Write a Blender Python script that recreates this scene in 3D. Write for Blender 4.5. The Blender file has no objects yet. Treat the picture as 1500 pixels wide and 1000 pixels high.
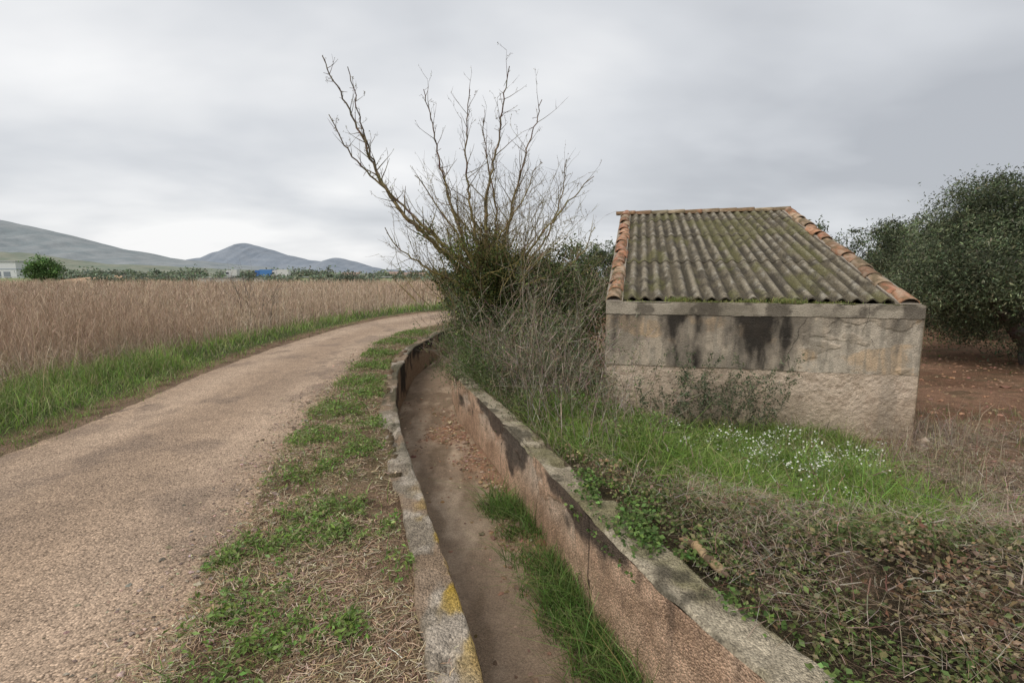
import bpy, math, random
import numpy as np
from mathutils import Vector
rng=np.random.default_rng(11)
random.seed(5)
scene=bpy.context.scene

# ---------------------------------------------------------------- noise
def _h(ix,iy,s):
    n=(ix*374761393+iy*668265263+s*144269504)&0xffffffff
    n=((n^(n>>13))*1274126177)&0xffffffff
    n=n^(n>>16)
    return (n&0xffff)/65535.0
def vn(x,y,s=0):
    x=np.asarray(x,float); y=np.asarray(y,float)
    ix=np.floor(x).astype(np.int64); iy=np.floor(y).astype(np.int64)
    fx=x-ix; fy=y-iy
    fx=fx*fx*(3-2*fx); fy=fy*fy*(3-2*fy)
    a=_h(ix,iy,s); b=_h(ix+1,iy,s); c=_h(ix,iy+1,s); d=_h(ix+1,iy+1,s)
    return (a*(1-fx)+b*fx)*(1-fy)+(c*(1-fx)+d*fx)*fy
def fbm(x,y,o=4,s=0):
    x,y=np.broadcast_arrays(np.asarray(x,float),np.asarray(y,float))
    t=0;a=.5;n=0
    for i in range(o):
        t=t+a*vn(x*2**i+17.3*i,y*2**i+9.1*i,s+i); n+=a; a*=.5
    return t/n
def ss(a,b,x):
    t=np.clip((x-a)/(b-a),0,1); return t*t*(3-2*t)
def mix(a,b,m):
    a=np.asarray(a,float); b=np.asarray(b,float); m=np.asarray(m)[...,None]
    return a*(1-m)+b*m

# ---------------------------------------------------------------- mesh helpers
def build(name,V,F,mat,C=None,smooth=False,parent=None):
    if not isinstance(F,list): F=[F]
    F=[np.asarray(f) for f in F if len(f)]
    V=np.asarray(V,np.float32).reshape(-1,3)
    me=bpy.data.meshes.new(name)
    me.vertices.add(len(V)); me.vertices.foreach_set('co',V.ravel())
    loops=np.concatenate([f.ravel() for f in F]).astype(np.int32)
    tot=np.concatenate([np.full(len(f),f.shape[1]) for f in F])
    st=np.concatenate([[0],np.cumsum(tot)[:-1]]).astype(np.int32)
    me.loops.add(len(loops)); me.loops.foreach_set('vertex_index',loops)
    me.polygons.add(len(tot)); me.polygons.foreach_set('loop_start',st)
    if C is not None:
        C=np.asarray(C,np.float32).reshape(-1,3)
        a=me.attributes.new('Col','FLOAT_COLOR','POINT')
        a.data.foreach_set('color',np.hstack([np.clip(C,0.002,1),np.ones((len(C),1),np.float32)]).astype(np.float32).ravel())
    me.update(calc_edges=True)
    me.polygons.foreach_set('use_smooth',np.full(len(tot),bool(smooth)))
    me.materials.append(mat)
    ob=bpy.data.objects.new(name,me); scene.collection.objects.link(ob)
    if parent: ob.parent=parent
    return ob
def empty(name):
    e=bpy.data.objects.new(name,None); scene.collection.objects.link(e); e.empty_display_size=.3; return e
def grid(P,C=None):
    nu,nv=P.shape[:2]
    idx=np.arange(nu*nv).reshape(nu,nv)
    F=np.stack([idx[:-1,:-1],idx[1:,:-1],idx[1:,1:],idx[:-1,1:]],-1).reshape(-1,4)
    return P.reshape(-1,3),F,(None if C is None else np.broadcast_to(C,P.shape).reshape(-1,3))
def merge(parts):
    V=[];F={};C=[];o=0
    for v,f,c in parts:
        v=np.asarray(v,float).reshape(-1,3); fl=f if isinstance(f,list) else [f]
        for ff in fl:
            ff=np.asarray(ff)
            if len(ff): F.setdefault(ff.shape[1],[]).append(ff+o)
        V.append(v);C.append(np.broadcast_to(np.asarray(c,float),v.shape)); o+=len(v)
    return np.concatenate(V),[np.concatenate(F[k]) for k in F],np.concatenate(C)
def unit(v): return v/np.maximum(np.linalg.norm(v,axis=-1,keepdims=True),1e-9)

def blades(P,h,w,lean,C,Ct=None,az=None,bd=.75):
    N=len(P); h=np.broadcast_to(h,N).astype(float); w=np.broadcast_to(w,N).astype(float); lean=np.broadcast_to(lean,N)
    a=rng.uniform(0,2*np.pi,N); b=rng.uniform(0,2*np.pi,N) if az is None else az
    s=np.stack([np.cos(a),np.sin(a),0*a],1); L=np.stack([np.cos(b),np.sin(b),0*b],1)
    lv=[(0,1.0,0),(.55,.8,.35),(1.0,.12,1.0)]
    V=np.zeros((N,3,2,3))
    for i,(z,ww,l) in enumerate(lv):
        c=P+L*(l*lean*h)[:,None]; c=c+np.array([0,0,1])*(z*h*(1-.35*l*np.minimum(lean,1)))[:,None]
        V[:,i,0]=c-s*(w*ww/2)[:,None]; V[:,i,1]=c+s*(w*ww/2)[:,None]
    base=np.arange(N)[:,None]*6
    F=np.concatenate([base+np.array([[0,1,3,2]]),base+np.array([[2,3,5,4]])])
    if Ct is None: Ct=C*1.15
    CC=np.zeros((N,3,2,3)); CC[:,0]=(C*bd)[:,None]; CC[:,1]=C[:,None]; CC[:,2]=Ct[:,None]  # blade foot painted darker to imitate ambient occlusion
    return V.reshape(-1,3),F,CC.reshape(-1,3)
def litter(P,h,w,C):
    N=len(P); a=rng.uniform(0,2*np.pi,N); d=np.stack([np.cos(a),np.sin(a),rng.uniform(-.02,.3,N)],1)
    s=np.stack([-np.sin(a),np.cos(a),0*a],1); m=P+d*(h*.5)[:,None]+s*(h*rng.normal(0,.06,N))[:,None]; e=P+d*h[:,None]; w=np.broadcast_to(w,N)
    e[:,2]-=h*rng.uniform(0,.15,N)
    V=np.stack([P-s*(w/2)[:,None],P+s*(w/2)[:,None],m-s*(w/2)[:,None],m+s*(w/2)[:,None],e-s*(w/4)[:,None],e+s*(w/4)[:,None]],1)
    base=np.arange(N)[:,None]*6
    F=np.concatenate([base+np.array([[0,1,3,2]]),base+np.array([[2,3,5,4]])])
    return V.reshape(-1,3),F,np.repeat(C,6,axis=0)
def leaves(P,size,aspect,C,flat=0.0):
    N=len(P); size=np.broadcast_to(size,N).astype(float)
    a=rng.normal(size=(N,3)); a[:,2]*=(1-flat*.8); a=unit(a)
    n=rng.normal(size=(N,3)); n[:,2]+=flat*2.5; n=unit(n-a*np.sum(n*a,1)[:,None])
    b=np.cross(n,a); s=size[:,None]
    V=np.stack([P-a*s/2, P+b*s*aspect/2+n*s*.08-a*s*.05, P+a*s/2, P-b*s*aspect/2+n*s*.08-a*s*.05],1)
    F=np.arange(N*4).reshape(-1,4)
    return V.reshape(-1,3),F,np.repeat(C,4,axis=0)
def tubes(S,C,sides=4):
    S=np.asarray(S,float); N=len(S)
    p0=S[:,0:3];p1=S[:,3:6];r0=S[:,6];r1=S[:,7]
    d=unit(p1-p0); ref=np.tile([0.3,1.,0.1],(N,1)); a=unit(np.cross(d,ref)); b=np.cross(d,a)
    th=np.arange(sides)*2*np.pi/sides
    ring=a[:,None]*np.cos(th)[None,:,None]+b[:,None]*np.sin(th)[None,:,None]
    V=np.concatenate([(p0-d*r0[:,None]*.3)[:,None]+ring*r0[:,None,None],(p1+d*r1[:,None]*.3)[:,None]+ring*r1[:,None,None]],1)
    i=np.arange(sides); j=(i+1)%sides
    f=np.stack([i,j,j+sides,i+sides],1)
    F=(np.arange(N)[:,None,None]*2*sides+f[None]).reshape(-1,4)
    return V.reshape(-1,3),F,np.repeat(np.broadcast_to(C,(N,3)),2*sides,axis=0)
def rocks(P,r,C):
    N=len(P)
    o=np.array([[1,0,0],[-1,0,0],[0,1,0],[0,-1,0],[0,0,1],[0,0,-1],[.65,.65,.5],[-.65,.65,.45],[-.65,-.65,.5],[.65,-.65,.45]],float)
    f=np.array([[0,6,4],[6,2,4],[2,7,4],[7,1,4],[1,8,4],[8,3,4],[3,9,4],[9,0,4],[0,2,6],[2,1,7],[1,3,8],[3,0,9]])
    V=o[None]*(1+rng.uniform(-.3,.3,(N,10,1)))*np.array([1,1,.7])*r[:,None,None]
    a=rng.uniform(0,6.28,N); c,s=np.cos(a)[:,None],np.sin(a)[:,None]
    st=rng.uniform(.7,1.4,(N,1)); x=V[:,:,0]*st;y=V[:,:,1]
    V=np.stack([x*c-y*s,x*s+y*c,V[:,:,2]],-1)+P[:,None]
    F=(np.arange(N)[:,None,None]*10+f[None]).reshape(-1,3)
    return V.reshape(-1,3),F,np.repeat(C,10,axis=0)
def vary(c,N,amt=.25,hue=.08):
    c=np.asarray(c,float)
    if c.ndim==1: c=np.tile(c,(N,1))
    return c*np.exp(rng.normal(0,amt,(N,1)))*(1+rng.normal(0,hue,(N,3)))
def pick(cols,N,p=None):
    cols=np.asarray(cols,float); return cols[rng.choice(len(cols),N,p=p)]

# ---------------------------------------------------------------- materials
def nt(name):
    m=bpy.data.materials.new(name); m.use_nodes=True
    t=m.node_tree; t.nodes.clear()
    out=t.nodes.new('ShaderNodeOutputMaterial')
    return m,t,out
def N_(t,k,**kw):
    n=t.nodes.new(k)
    for a,b in kw.items():
        if a in n.inputs: n.inputs[a].default_value=b
        else: setattr(n,a,b)
    return n
def mat_attr(name,rough=.9,n1=12,amp=.35,n2=90,bump=.3,bdist=.01,trans=0,spec=.15,vor=None,speck=0):
    m,t,out=nt(name); L=t.links.new
    at=N_(t,'ShaderNodeAttribute',attribute_name='Col')
    tc=N_(t,'ShaderNodeTexCoord')
    col=at.outputs['Color']
    if amp>0:
        a=N_(t,'ShaderNodeTexNoise',Scale=n1,Detail=5.0,Roughness=.65); L(tc.outputs['Object'],a.inputs['Vector'])
        b=N_(t,'ShaderNodeTexNoise',Scale=n2,Detail=3.0,Roughness=.7); L(tc.outputs['Object'],b.inputs['Vector'])
        ad=N_(t,'ShaderNodeMath',operation='ADD'); L(a.outputs['Fac'],ad.inputs[0]); L(b.outputs['Fac'],ad.inputs[1])
        mr=N_(t,'ShaderNodeMapRange'); L(ad.outputs[0],mr.inputs['Value'])
        mr.inputs['From Min'].default_value=.6; mr.inputs['From Max'].default_value=1.4
        mr.inputs['To Min'].default_value=1-amp; mr.inputs['To Max'].default_value=1+amp
        fac=mr.outputs[0]
        if vor:
            v=N_(t,'ShaderNodeTexVoronoi',Scale=vor); L(tc.outputs['Object'],v.inputs['Vector'])
        if vor and speck>0:
            sp=N_(t,'ShaderNodeSeparateColor'); L(v.outputs['Color'],sp.inputs[0])
            m2=N_(t,'ShaderNodeMapRange'); L(sp.outputs[0],m2.inputs['Value']); m2.inputs['To Min'].default_value=1-speck; m2.inputs['To Max'].default_value=1+speck
            mu=N_(t,'ShaderNodeMath',operation='MULTIPLY'); L(fac,mu.inputs[0]); L(m2.outputs[0],mu.inputs[1]); fac=mu.outputs[0]
        mx=N_(t,'ShaderNodeVectorMath',operation='SCALE'); L(col,mx.inputs[0]); L(fac,mx.inputs['Scale'])
        col=mx.outputs[0]
    p=N_(t,'ShaderNodeBsdfPrincipled'); p.inputs['Roughness'].default_value=rough; p.inputs['Specular IOR Level'].default_value=spec
    L(col,p.inputs['Base Color'])
    if bump>0 and amp>0:
        bm=N_(t,'ShaderNodeBump',Strength=bump,Distance=bdist)
        if vor:
            s=N_(t,'ShaderNodeMath',operation='SUBTRACT'); L(ad.outputs[0],s.inputs[0]); L(v.outputs['Distance'],s.inputs[1])
            L(s.outputs[0],bm.inputs['Height'])
        else: L(ad.outputs[0],bm.inputs['Height'])
        L(bm.outputs[0],p.inputs['Normal'])
    sh=p.outputs[0]
    if trans>0:
        tr=N_(t,'ShaderNodeBsdfTranslucent'); L(col,tr.inputs['Color'])
        ms=N_(t,'ShaderNodeMixShader'); ms.inputs[0].default_value=trans
        L(p.outputs[0],ms.inputs[1]); L(tr.outputs[0],ms.inputs[2]); sh=ms.outputs[0]
    L(sh,out.inputs['Surface'])
    return m
M_ground=mat_attr('ground_soil',.95,6,.5,70,.9,.03,vor=110,speck=.35)
M_leaf=mat_attr('foliage',.6,3,.0,trans=.22,spec=.2)
M_grass=mat_attr('grass_blades',.6,3,.0,trans=.28,spec=.2)
M_dry=mat_attr('dry_stalks',.85,3,.0,trans=.0,spec=.1)
M_conc=mat_attr('weathered_concrete',.92,9,.42,60,.8,.018,vor=95,speck=.34)
M_wall=mat_attr('old_plaster',.95,6,.28,60,.6,.014,vor=75,speck=.08)
M_floor=mat_attr('channel_bed',.8,7,.35,60,.6,.015,vor=120,speck=.2)
M_bark=mat_attr('bark',.9,25,.4,90,.6,.01)
M_roof=mat_attr('fibre_cement',.95,22,.5,70,.6,.012,vor=80,speck=.3)
M_tile=mat_attr('clay_tile',.85,20,.4,60,.4,.006)
M_stone=mat_attr('stone',.9,25,.3,100,.5,.01)
M_far=mat_attr('distant_hill',1,.012,.16,.09,0,.0,spec=0)
M_paint=mat_attr('painted_metal',.5,2,.06,10,0,0,spec=.3)

def road_mat():
    m,t,out=nt('worn_chip_seal'); L=t.links.new
    tc=N_(t,'ShaderNodeTexCoord'); O=tc.outputs['Object']
    at=N_(t,'ShaderNodeAttribute',attribute_name='Col')
    v=N_(t,'ShaderNodeTexVoronoi',Scale=100.0); L(O,v.inputs['Vector'])
    sp=N_(t,'ShaderNodeSeparateColor'); L(v.outputs['Color'],sp.inputs[0])
    r=N_(t,'ShaderNodeValToRGB'); L(sp.outputs[0],r.inputs[0])
    e=r.color_ramp.elements; e[0].position=0; e[0].color=(.38,.35,.33,1); e[1].position=1; e[1].color=(1.6,1.57,1.54,1)
    x=e.new(.22); x.color=(.82,.80,.78,1); x=e.new(.8); x.color=(1.12,1.09,1.06,1)
    m1=N_(t,'ShaderNodeMix',data_type='RGBA',blend_type='MULTIPLY'); m1.inputs[0].default_value=1
    L(at.outputs['Color'],m1.inputs[6]); L(r.outputs[0],m1.inputs[7])
    r2=N_(t,'ShaderNodeMapRange'); L(v.outputs['Distance'],r2.inputs['Value'])
    r2.inputs['From Min'].default_value=.4; r2.inputs['From Max'].default_value=.8; r2.inputs['To Min'].default_value=1.08; r2.inputs['To Max'].default_value=.6
    n=N_(t,'ShaderNodeTexNoise',Scale=3.0,Detail=10.0,Roughness=.8); L(O,n.inputs['Vector'])
    r3=N_(t,'ShaderNodeMapRange'); L(n.outputs['Fac'],r3.inputs['Value'])
    r3.inputs['From Min'].default_value=.3; r3.inputs['From Max'].default_value=.7; r3.inputs['To Min'].default_value=.76; r3.inputs['To Max'].default_value=1.22
    mm=N_(t,'ShaderNodeMath',operation='MULTIPLY'); L(r2.outputs[0],mm.inputs[0]); L(r3.outputs[0],mm.inputs[1])
    sc=N_(t,'ShaderNodeVectorMath',operation='SCALE'); L(m1.outputs[2],sc.inputs[0]); L(mm.outputs[0],sc.inputs['Scale'])
    p=N_(t,'ShaderNodeBsdfPrincipled'); p.inputs['Roughness'].default_value=.8; p.inputs['Specular IOR Level'].default_value=.3
    L(sc.outputs[0],p.inputs['Base Color'])
    b=N_(t,'ShaderNodeBump',Strength=.7,Distance=.007); 
    iv=N_(t,'ShaderNodeMath',operation='MULTIPLY'); iv.inputs[1].default_value=-1; L(v.outputs['Distance'],iv.inputs[0]); L(iv.outputs[0],b.inputs['Height'])
    L(b.outputs[0],p.inputs['Normal']); L(p.outputs[0],out.inputs['Surface'])
    return m
M_road=road_mat()

# ---------------------------------------------------------------- plan curves (x as function of y, metres)
def curve(pts,win=1.0):
    pts=sorted([(y,x) for x,y in pts]); ys=np.array([p[0] for p in pts]); xs=np.array([p[1] for p in pts])
    g=np.arange(-8,60,.05)
    v=np.interp(g,ys,xs)
    sl=(xs[1]-xs[0])/(ys[1]-ys[0]); v=np.where(g<ys[0],xs[0]+sl*(g-ys[0]),v)
    sl=(xs[-1]-xs[-2])/(ys[-1]-ys[-2]); v=np.where(g>ys[-1],xs[-1]+sl*(g-ys[-1]),v)
    k=int(win/.05)|1; ker=np.hanning(k+2)[1:-1]; ker/=ker.sum()
    v=np.convolve(np.pad(v,k//2,mode='reflect',reflect_type='odd'),ker,'valid')
    return lambda y: np.interp(y,g,v)
chL=curve([(1.0,-3),(.35,0),(.1,1),(-.11,1.96),(-.295,2.57),(-.49,3.15),(-.813,4.18),(-1.167,5.3),(-1.575,6.79),(-2.04,9.04),(-2.35,12.1),(-2.15,15.6),(-1.7,17.5),(-.8,19.5),(.7,21.5),(3.5,24.5)],1.4)
chR=curve([(2.8,-3),(1.8,0),(1.43,1),(1.066,1.96),(.78,2.6),(.504,3.6),(.07,5.18),(-.26,6.33),(-.92,8.42),(-1.2,10),(-1.4,12.1),(-1.1,15.6),(-.5,17.5),(.6,19.5),(2.4,21.5),(5.4,24.5)],1.2)
rdL=curve([(-4.6,-3),(-4.7,2),(-4.85,4.68),(-4.9,5.42),(-5.1,6.79),(-5.45,9.04),(-5.7,12.1),(-5.7,17),(-5.2,21),(-4.3,24),(-2.5,26.5),(0,28.8),(8,35)],1.5)
rdR=curve([(-1.4,-3),(-1.45,1.9),(-1.56,2.4),(-1.73,3.05),(-2.1,4.33),(-2.45,6.1),(-2.8,8.1),(-3.5,13.4),(-3.2,16),(-2.4,19),(-1,21.5),(1,24),(4,26.5),(9,30)],1.5)
fdE=curve([(-6.4,-3),(-6.5,3),(-6.9,7),(-7.25,10),(-7.0,15),(-6.8,20),(-5.4,27),(-4,30),(-2,33),(2,37),(12,45)],2)
yfar_x=np.array([.3,.7,1.0,1.9,2.6,3.5,5,8,14]); yfar_y=np.array([5.2,4.9,4.5,3.8,3.6,3.4,3.25,3.0,2.6])
def yfar(x): return np.interp(x,yfar_x,yfar_y)
def mound(x,y):
    d=x-(chR(y)+.27)
    return ss(0,.5,yfar(x)-y+.6*(fbm(x*2,y*2,3,77)-.5))*ss(-.02,.3,d)
def G(x,y):
    x=np.asarray(x,float); y=np.asarray(y,float)
    L=rdL(y);R=rdR(y);cl=chL(y);cr=chR(y)
    n=fbm(x*1.3,y*1.3,4,3)-.5; n2=fbm(x*7,y*7,3,9)-.5
    far=ss(40,90,np.hypot(x,y))
    inroad=ss(-.10,.18,x-L)*ss(-.10,.18,R-x)
    verge=.035+.05*n+.04*n2
    z=verge*(1-inroad)+(-.035)*inroad
    fld=ss(0,1.5,fdE(y)-x); z=z*(1-fld)+(-.1+.1*n)*fld
    kb=ss(.5,.05,cl-.2-x)*(x<cl)*(y<30)
    z=z*(1-kb)+(.008+.12*(fbm(x*2.6,y*2.6,4,33)-.47)+.02*n2)*kb
    d=x-(cr+.25)
    zr=-.06-.36*ss(.2,2.4,d)+.08*n+.03*n2
    m=mound(x,y)
    zm=-.06+(.10+.48*fbm(x*1.9,y*1.9,3,21)**1.3*ss(.1,1.4,yfar(x)-y))*ss(0,1.1,d)+.06*n2-.12*ss(1.0,2.6,x)*ss(1.3,.1,yfar(x)-y)
    zr=zr*(1-m)+zm*m
    right=(x>(cl+cr)/2)
    z=np.where(right & (y<32),zr,z)
    inc=(x>cl-.10)&(x<cr+.13)&(y<32)
    z=np.where(inc,-1.0,z)
    zf=np.where(x>0,-.42*np.clip(1-(np.hypot(x,y)-40)/200,0,1),-.1)
    return z*(1-far)+zf*far

# ---------------------------------------------------------------- ground
def axis(a,b,st,lim,r=1.13):
    m=list(np.arange(a,b,st)); s=st; v=m[-1]
    up=[]
    while v<lim: s*=r; v+=s; up.append(v)
    s=st; v=m[0]; dn=[]
    while v>-lim: s*=r; v-=s; dn.append(v)
    return np.array(dn[::-1]+m+up)
gx=axis(-9,7.5,.06,6000); gy=axis(-1.5,20,.06,6000)
X,Y=np.meshgrid(gx,gy,indexing='ij')
Z=G(X,Y)
L=rdL(Y);R=rdR(Y);cl=chL(Y);cr=chR(Y)
n=fbm(X*.9,Y*.9,4,31); n2=fbm(X*5,Y*5,4,41); nb=fbm(X*.02,Y*.02,3,51)
C=np.ones(X.shape+(3,))*np.array([.35,.235,.15])
C=mix(C,np.array([.19,.12,.075]),ss(.45,.7,n2))
C=mix(C,np.array([.16,.15,.07]),ss(.5,.62,n)*.4)
C=mix(C,np.array([.10,.12,.045]),ss(.2,.7,L-X)*(X<L))
C=mix(C,np.array([.30,.24,.17]),ss(-.1,.6,fdE(Y)-X))
C=mix(C,np.array([.38,.275,.19]),ss(-.1,.1,X-L)*ss(-.1,.1,R-X))
right=X>(cl+cr)/2
Cr=mix(np.ones(X.shape+(3,))*np.array([.40,.235,.15]),np.array([.28,.155,.095]),ss(.35,.7,n))
Cr=mix(Cr,np.array([.18,.14,.08]),ss(.5,.65,n2)*.6)
Cr=mix(Cr,np.array([.13,.11,.06]),ss(5.0,3.8,X+.35*n)*ss(11,9,Y))
Cr=mix(Cr,np.array([.27,.19,.13]),ss(2.8,4,X)*ss(6,5,Y)*.8)
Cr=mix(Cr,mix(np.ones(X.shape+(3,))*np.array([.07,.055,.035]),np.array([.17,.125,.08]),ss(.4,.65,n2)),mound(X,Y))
C=np.where((right&(Y<32))[...,None],Cr,C)
dist=np.hypot(X,Y)
farc=mix(np.ones(X.shape+(3,))*np.array([.20,.23,.10]),np.array([.30,.24,.15]),ss(.42,.6,nb))
farr=mix(np.ones(X.shape+(3,))*np.array([.38,.22,.14]),np.array([.16,.17,.08]),ss(150,300,dist))
C=mix(C,farc,ss(85,110,dist)*(X<=0)); C=mix(C,farr,ss(30,50,dist)*(X>0)*ss(-3,3,X-.1*Y+0))
V,F,CC=grid(np.stack([X,Y,Z],-1),C)
build('ground',V,F,M_ground,CC,smooth=True)

# ---------------------------------------------------------------- road
ys=np.arange(-4,36,.06); us=np.linspace(-.02,1.02,70)
YY,UU=np.meshgrid(ys,us,indexing='ij')
XX=(rdL(YY)-.35)*(1-UU)+(rdR(YY)+.35)*UU
ZZ=.0+.02*np.sin(np.clip(UU,0,1)*np.pi)+.012*(fbm(XX*1.2,YY*1.2,3,5)-.5)
edge=ss(0,.16,UU)*ss(0,.16,1-UU)
ctr=np.exp(-((UU-.5)/.10)**2)*.2
cc=mix(np.ones(XX.shape+(3,))*np.array([.455,.33,.23]),np.array([.53,.395,.285]),np.exp(-((UU-.28)/.1)**2)+np.exp(-((UU-.74)/.1)**2)*.9)
cc=mix(cc,np.array([.33,.24,.17]),ctr+ss(.5,.75,fbm(XX*1.1,YY*.5,4,8))*.5)
cc=mix(cc,np.array([.22,.165,.125]),ss(.60,.70,fbm(XX*2.3,YY*1.6,5,18))*.45)
cc=mix(cc,np.array([.50,.32,.20]),(1-edge)*.8*ss(.3,.6,fbm(XX*2,YY*2,3,19)))
cn=np.abs(fbm(XX*.9,YY*.9,5,28)-.5); cc=mix(cc,np.array([.12,.095,.075]),(cn<.0035)*ss(.5,.6,fbm(XX*.5,YY*.5,2,29))*.8)
V,F,CC=grid(np.stack([XX,YY,ZZ],-1),cc)
build('road',V,F,M_road,CC,smooth=True)

# ---------------------------------------------------------------- irrigation channel
chan=empty('irrigation_channel')
ys=np.arange(-3,24,.02)
D=.70
def strip(nv):
    vs=np.linspace(0,1,nv); return np.meshgrid(ys,vs,indexing='ij')
def left_parts():
    parts=[]
    Yg,Vg=strip(20)
    def outer(y): return chL(y)-.225-.13*(fbm(y*2.2,y*0,5,61)-.5)
    out=outer(Yg); inn=chL(Yg)+.03*(fbm(Yg*5,Yg*0+3,4,62)-.5)
    Xg=out*(1-Vg)+inn*Vg
    Zg=.03+.022*(fbm(Xg*8,Yg*8,3,63)-.5)-.018*(Vg>.96)-.04*(Vg<.05)-.05*ss(.58,.66,fbm(Xg*3,Yg*2,4,88))*(Vg<.75)
    n=fbm(Xg*6,Yg*6,4,64); c=np.ones(Xg.shape+(3,))*np.array([.46,.39,.31])
    c=mix(c,np.array([.25,.205,.15]),ss(.42,.62,n)*.8)
    c=mix(c,np.array([.31,.21,.135]),ss(.48,.58,fbm(Xg*3,Yg*2.5,4,89))*.75)
    lich=ss(.38,.52,fbm(Xg*7,Yg*4,5,65))*np.exp(-((Yg-2.75)/.85)**2)*ss(.3,.8,Vg)
    c=mix(c,np.array([.46,.30,.045]),lich*.95)
    c=mix(c,np.array([.09,.085,.05]),ss(3,6,Yg)*ss(.42,.62,fbm(Xg*5,Yg*1.5,4,90)+.2*(Vg-.5))*.8)
    parts.append(grid(np.stack([Xg,Yg,Zg],-1),c))
    Yg,Vg=strip(22)
    Xg=chL(Yg)+.03*(fbm(Yg*5,Yg*0+3,4,62)-.5)+.012*(fbm(Yg*4,Vg*4,3,66)-.5)*np.sin(Vg*np.pi)
    Zg=.012-(D+.05)*Vg
    n=fbm(Yg*2.5,Vg*2,4,67); c=np.ones(Xg.shape+(3,))*np.array([.32,.24,.17])
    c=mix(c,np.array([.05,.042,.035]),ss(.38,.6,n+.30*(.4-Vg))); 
    parts.append(grid(np.stack([Xg,Yg,Zg],-1),c))
    Yg,Vg=strip(3)
    Xg=outer(Yg)-.02*Vg; Zg=-.01-.3*Vg
    parts.append(grid(np.stack([Xg,Yg,Zg],-1),np.array([.2,.16,.11])))
    return parts
V,F,CC=merge(left_parts()); build('left_wall',V,F,M_conc,CC,True,chan)
def right_parts():
    parts=[]
    def o(y): return .255+.05*ss(3.75,3.6,y)+.03*(fbm(y*3,y*0,3,161)-.5)
    def inner(y): return chR(y)+.035*(fbm(y*5,y*0+3,5,162)-.5)
    Yg,Vg=strip(20)
    Xg=inner(Yg)+o(Yg)*Vg
    Zg=.03+.03*(fbm(Xg*7,Yg*7,4,163)-.5)-.02*(Vg<.05)-.03*(Vg>.95)-.03*ss(3.66,3.72,Yg)-.03*ss(.62,.68,fbm(Xg*4,Yg*4,4,263))
    n=fbm(Xg*7,Yg*7,4,164); c=np.ones(Xg.shape+(3,))*np.array([.48,.41,.30])
    c=mix(c,np.array([.28,.235,.165]),ss(.42,.6,n)*.8)
    c=mix(c,np.array([.19,.175,.075]),ss(.50,.66,fbm(Xg*3,Yg*3,4,165)+.12*(Vg-.5))*.6)
    c=mix(c,np.array([.08,.07,.05]),ss(.56,.66,fbm(Xg*5,Yg*5,5,175)-.15*Vg)*.75)
    c=mix(c,np.array([.07,.06,.045]),(np.abs(Yg-3.69)<.02)*.9)
    parts.append(grid(np.stack([Xg,Yg,Zg],-1),c))
    Yg,Vg=strip(40)
    n=fbm(Yg*2.2,Vg*1.5,5,167); n3=fbm(Yg*9,Vg*7,3,168)
    Xg=inner(Yg)+.014*(n3-.5)*np.sin(Vg*np.pi)
    spall=ss(.54,.58,fbm(Yg*1.8,Vg*2.2,5,169))*ss(.65,.2,Vg)
    Xg=Xg+.02*spall
    Zg=.008-(D+.05)*Vg
    c=np.ones(Xg.shape+(3,))*np.array([.66,.455,.315])
    c=mix(c,np.array([.46,.30,.20]),ss(.4,.65,n)*.8)
    c=mix(c,np.array([.66,.54,.42]),spall*.75)
    c=mix(c,np.array([.34,.225,.145]),ss(.45,.7,n3)*.4)
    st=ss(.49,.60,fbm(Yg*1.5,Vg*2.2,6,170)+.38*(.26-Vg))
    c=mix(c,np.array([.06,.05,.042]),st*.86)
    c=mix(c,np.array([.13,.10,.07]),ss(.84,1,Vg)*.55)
    dr=ss(.60,.70,fbm(Yg*14,Vg*1.2,3,171))*ss(.7,.1,Vg); c=mix(c,np.array([.09,.07,.055]),dr*.5)
    jt=(np.abs((Yg+.2+.03*Vg)%2.45-1.2)<.012); c=mix(c,np.array([.05,.04,.03]),jt*.85)
    parts.append(grid(np.stack([Xg,Yg,Zg],-1),c))
    Yg,Vg=strip(4)
    Xg=inner(Yg)+o(Yg)+.02*Vg; Zg=.0-.5*Vg
    parts.append(grid(np.stack([Xg,Yg,Zg],-1),np.array([.2,.16,.11])))
    return parts
V,F,CC=merge(right_parts()); build('right_wall',V,F,M_conc,CC,True,chan)
Yg,Vg=strip(44)
Xg=(chL(Yg)-.03)*(1-Vg)+(chR(Yg)+.05)*Vg
def gravf(x,y,v): return ss(.42,.6,fbm(x*2,y*1.2,4,71)+.42*(v-.5))*ss(3.4,4.6,y)*ss(9.5,7.5,y)
grav=gravf(Xg,Yg,Vg)
Zg=-D+.02*(fbm(Xg*3,Yg*3,4,72)-.5)+.045*grav*(.4+fbm(Xg*14,Yg*14,4,73))
c=np.ones(Xg.shape+(3,))*np.array([.33,.24,.165])
c=mix(c,np.array([.46,.35,.25]),ss(.42,.6,fbm(Xg*2.5,Yg*1.2,5,74)))
c=mix(c,np.array([.22,.155,.10]),ss(.50,.62,fbm(Xg*4,Yg*1.3,5,75))*.7)
c=mix(c,np.array([.33,.195,.12]),grav*.85)
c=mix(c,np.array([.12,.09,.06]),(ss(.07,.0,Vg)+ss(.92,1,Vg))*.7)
V,F,CC=grid(np.stack([Xg,Yg,Zg],-1),c); build('floor',V,F,M_floor,CC,True,chan)
N=15000
y=rng.uniform(2,10,N); v=rng.uniform(.05,.97,N); x=chL(y)*(1-v)+chR(y)*v
g=gravf(x,y,v)
k=rng.random(N)<g*.9+.025; x,y,v,g=x[k],y[k],v[k],g[k]
r=rng.gamma(2.0,.0048,len(x))+.002
P=np.stack([x,y,-D+.02*(fbm(x*3,y*3,4,72)-.5)+.04*g],1)
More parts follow.
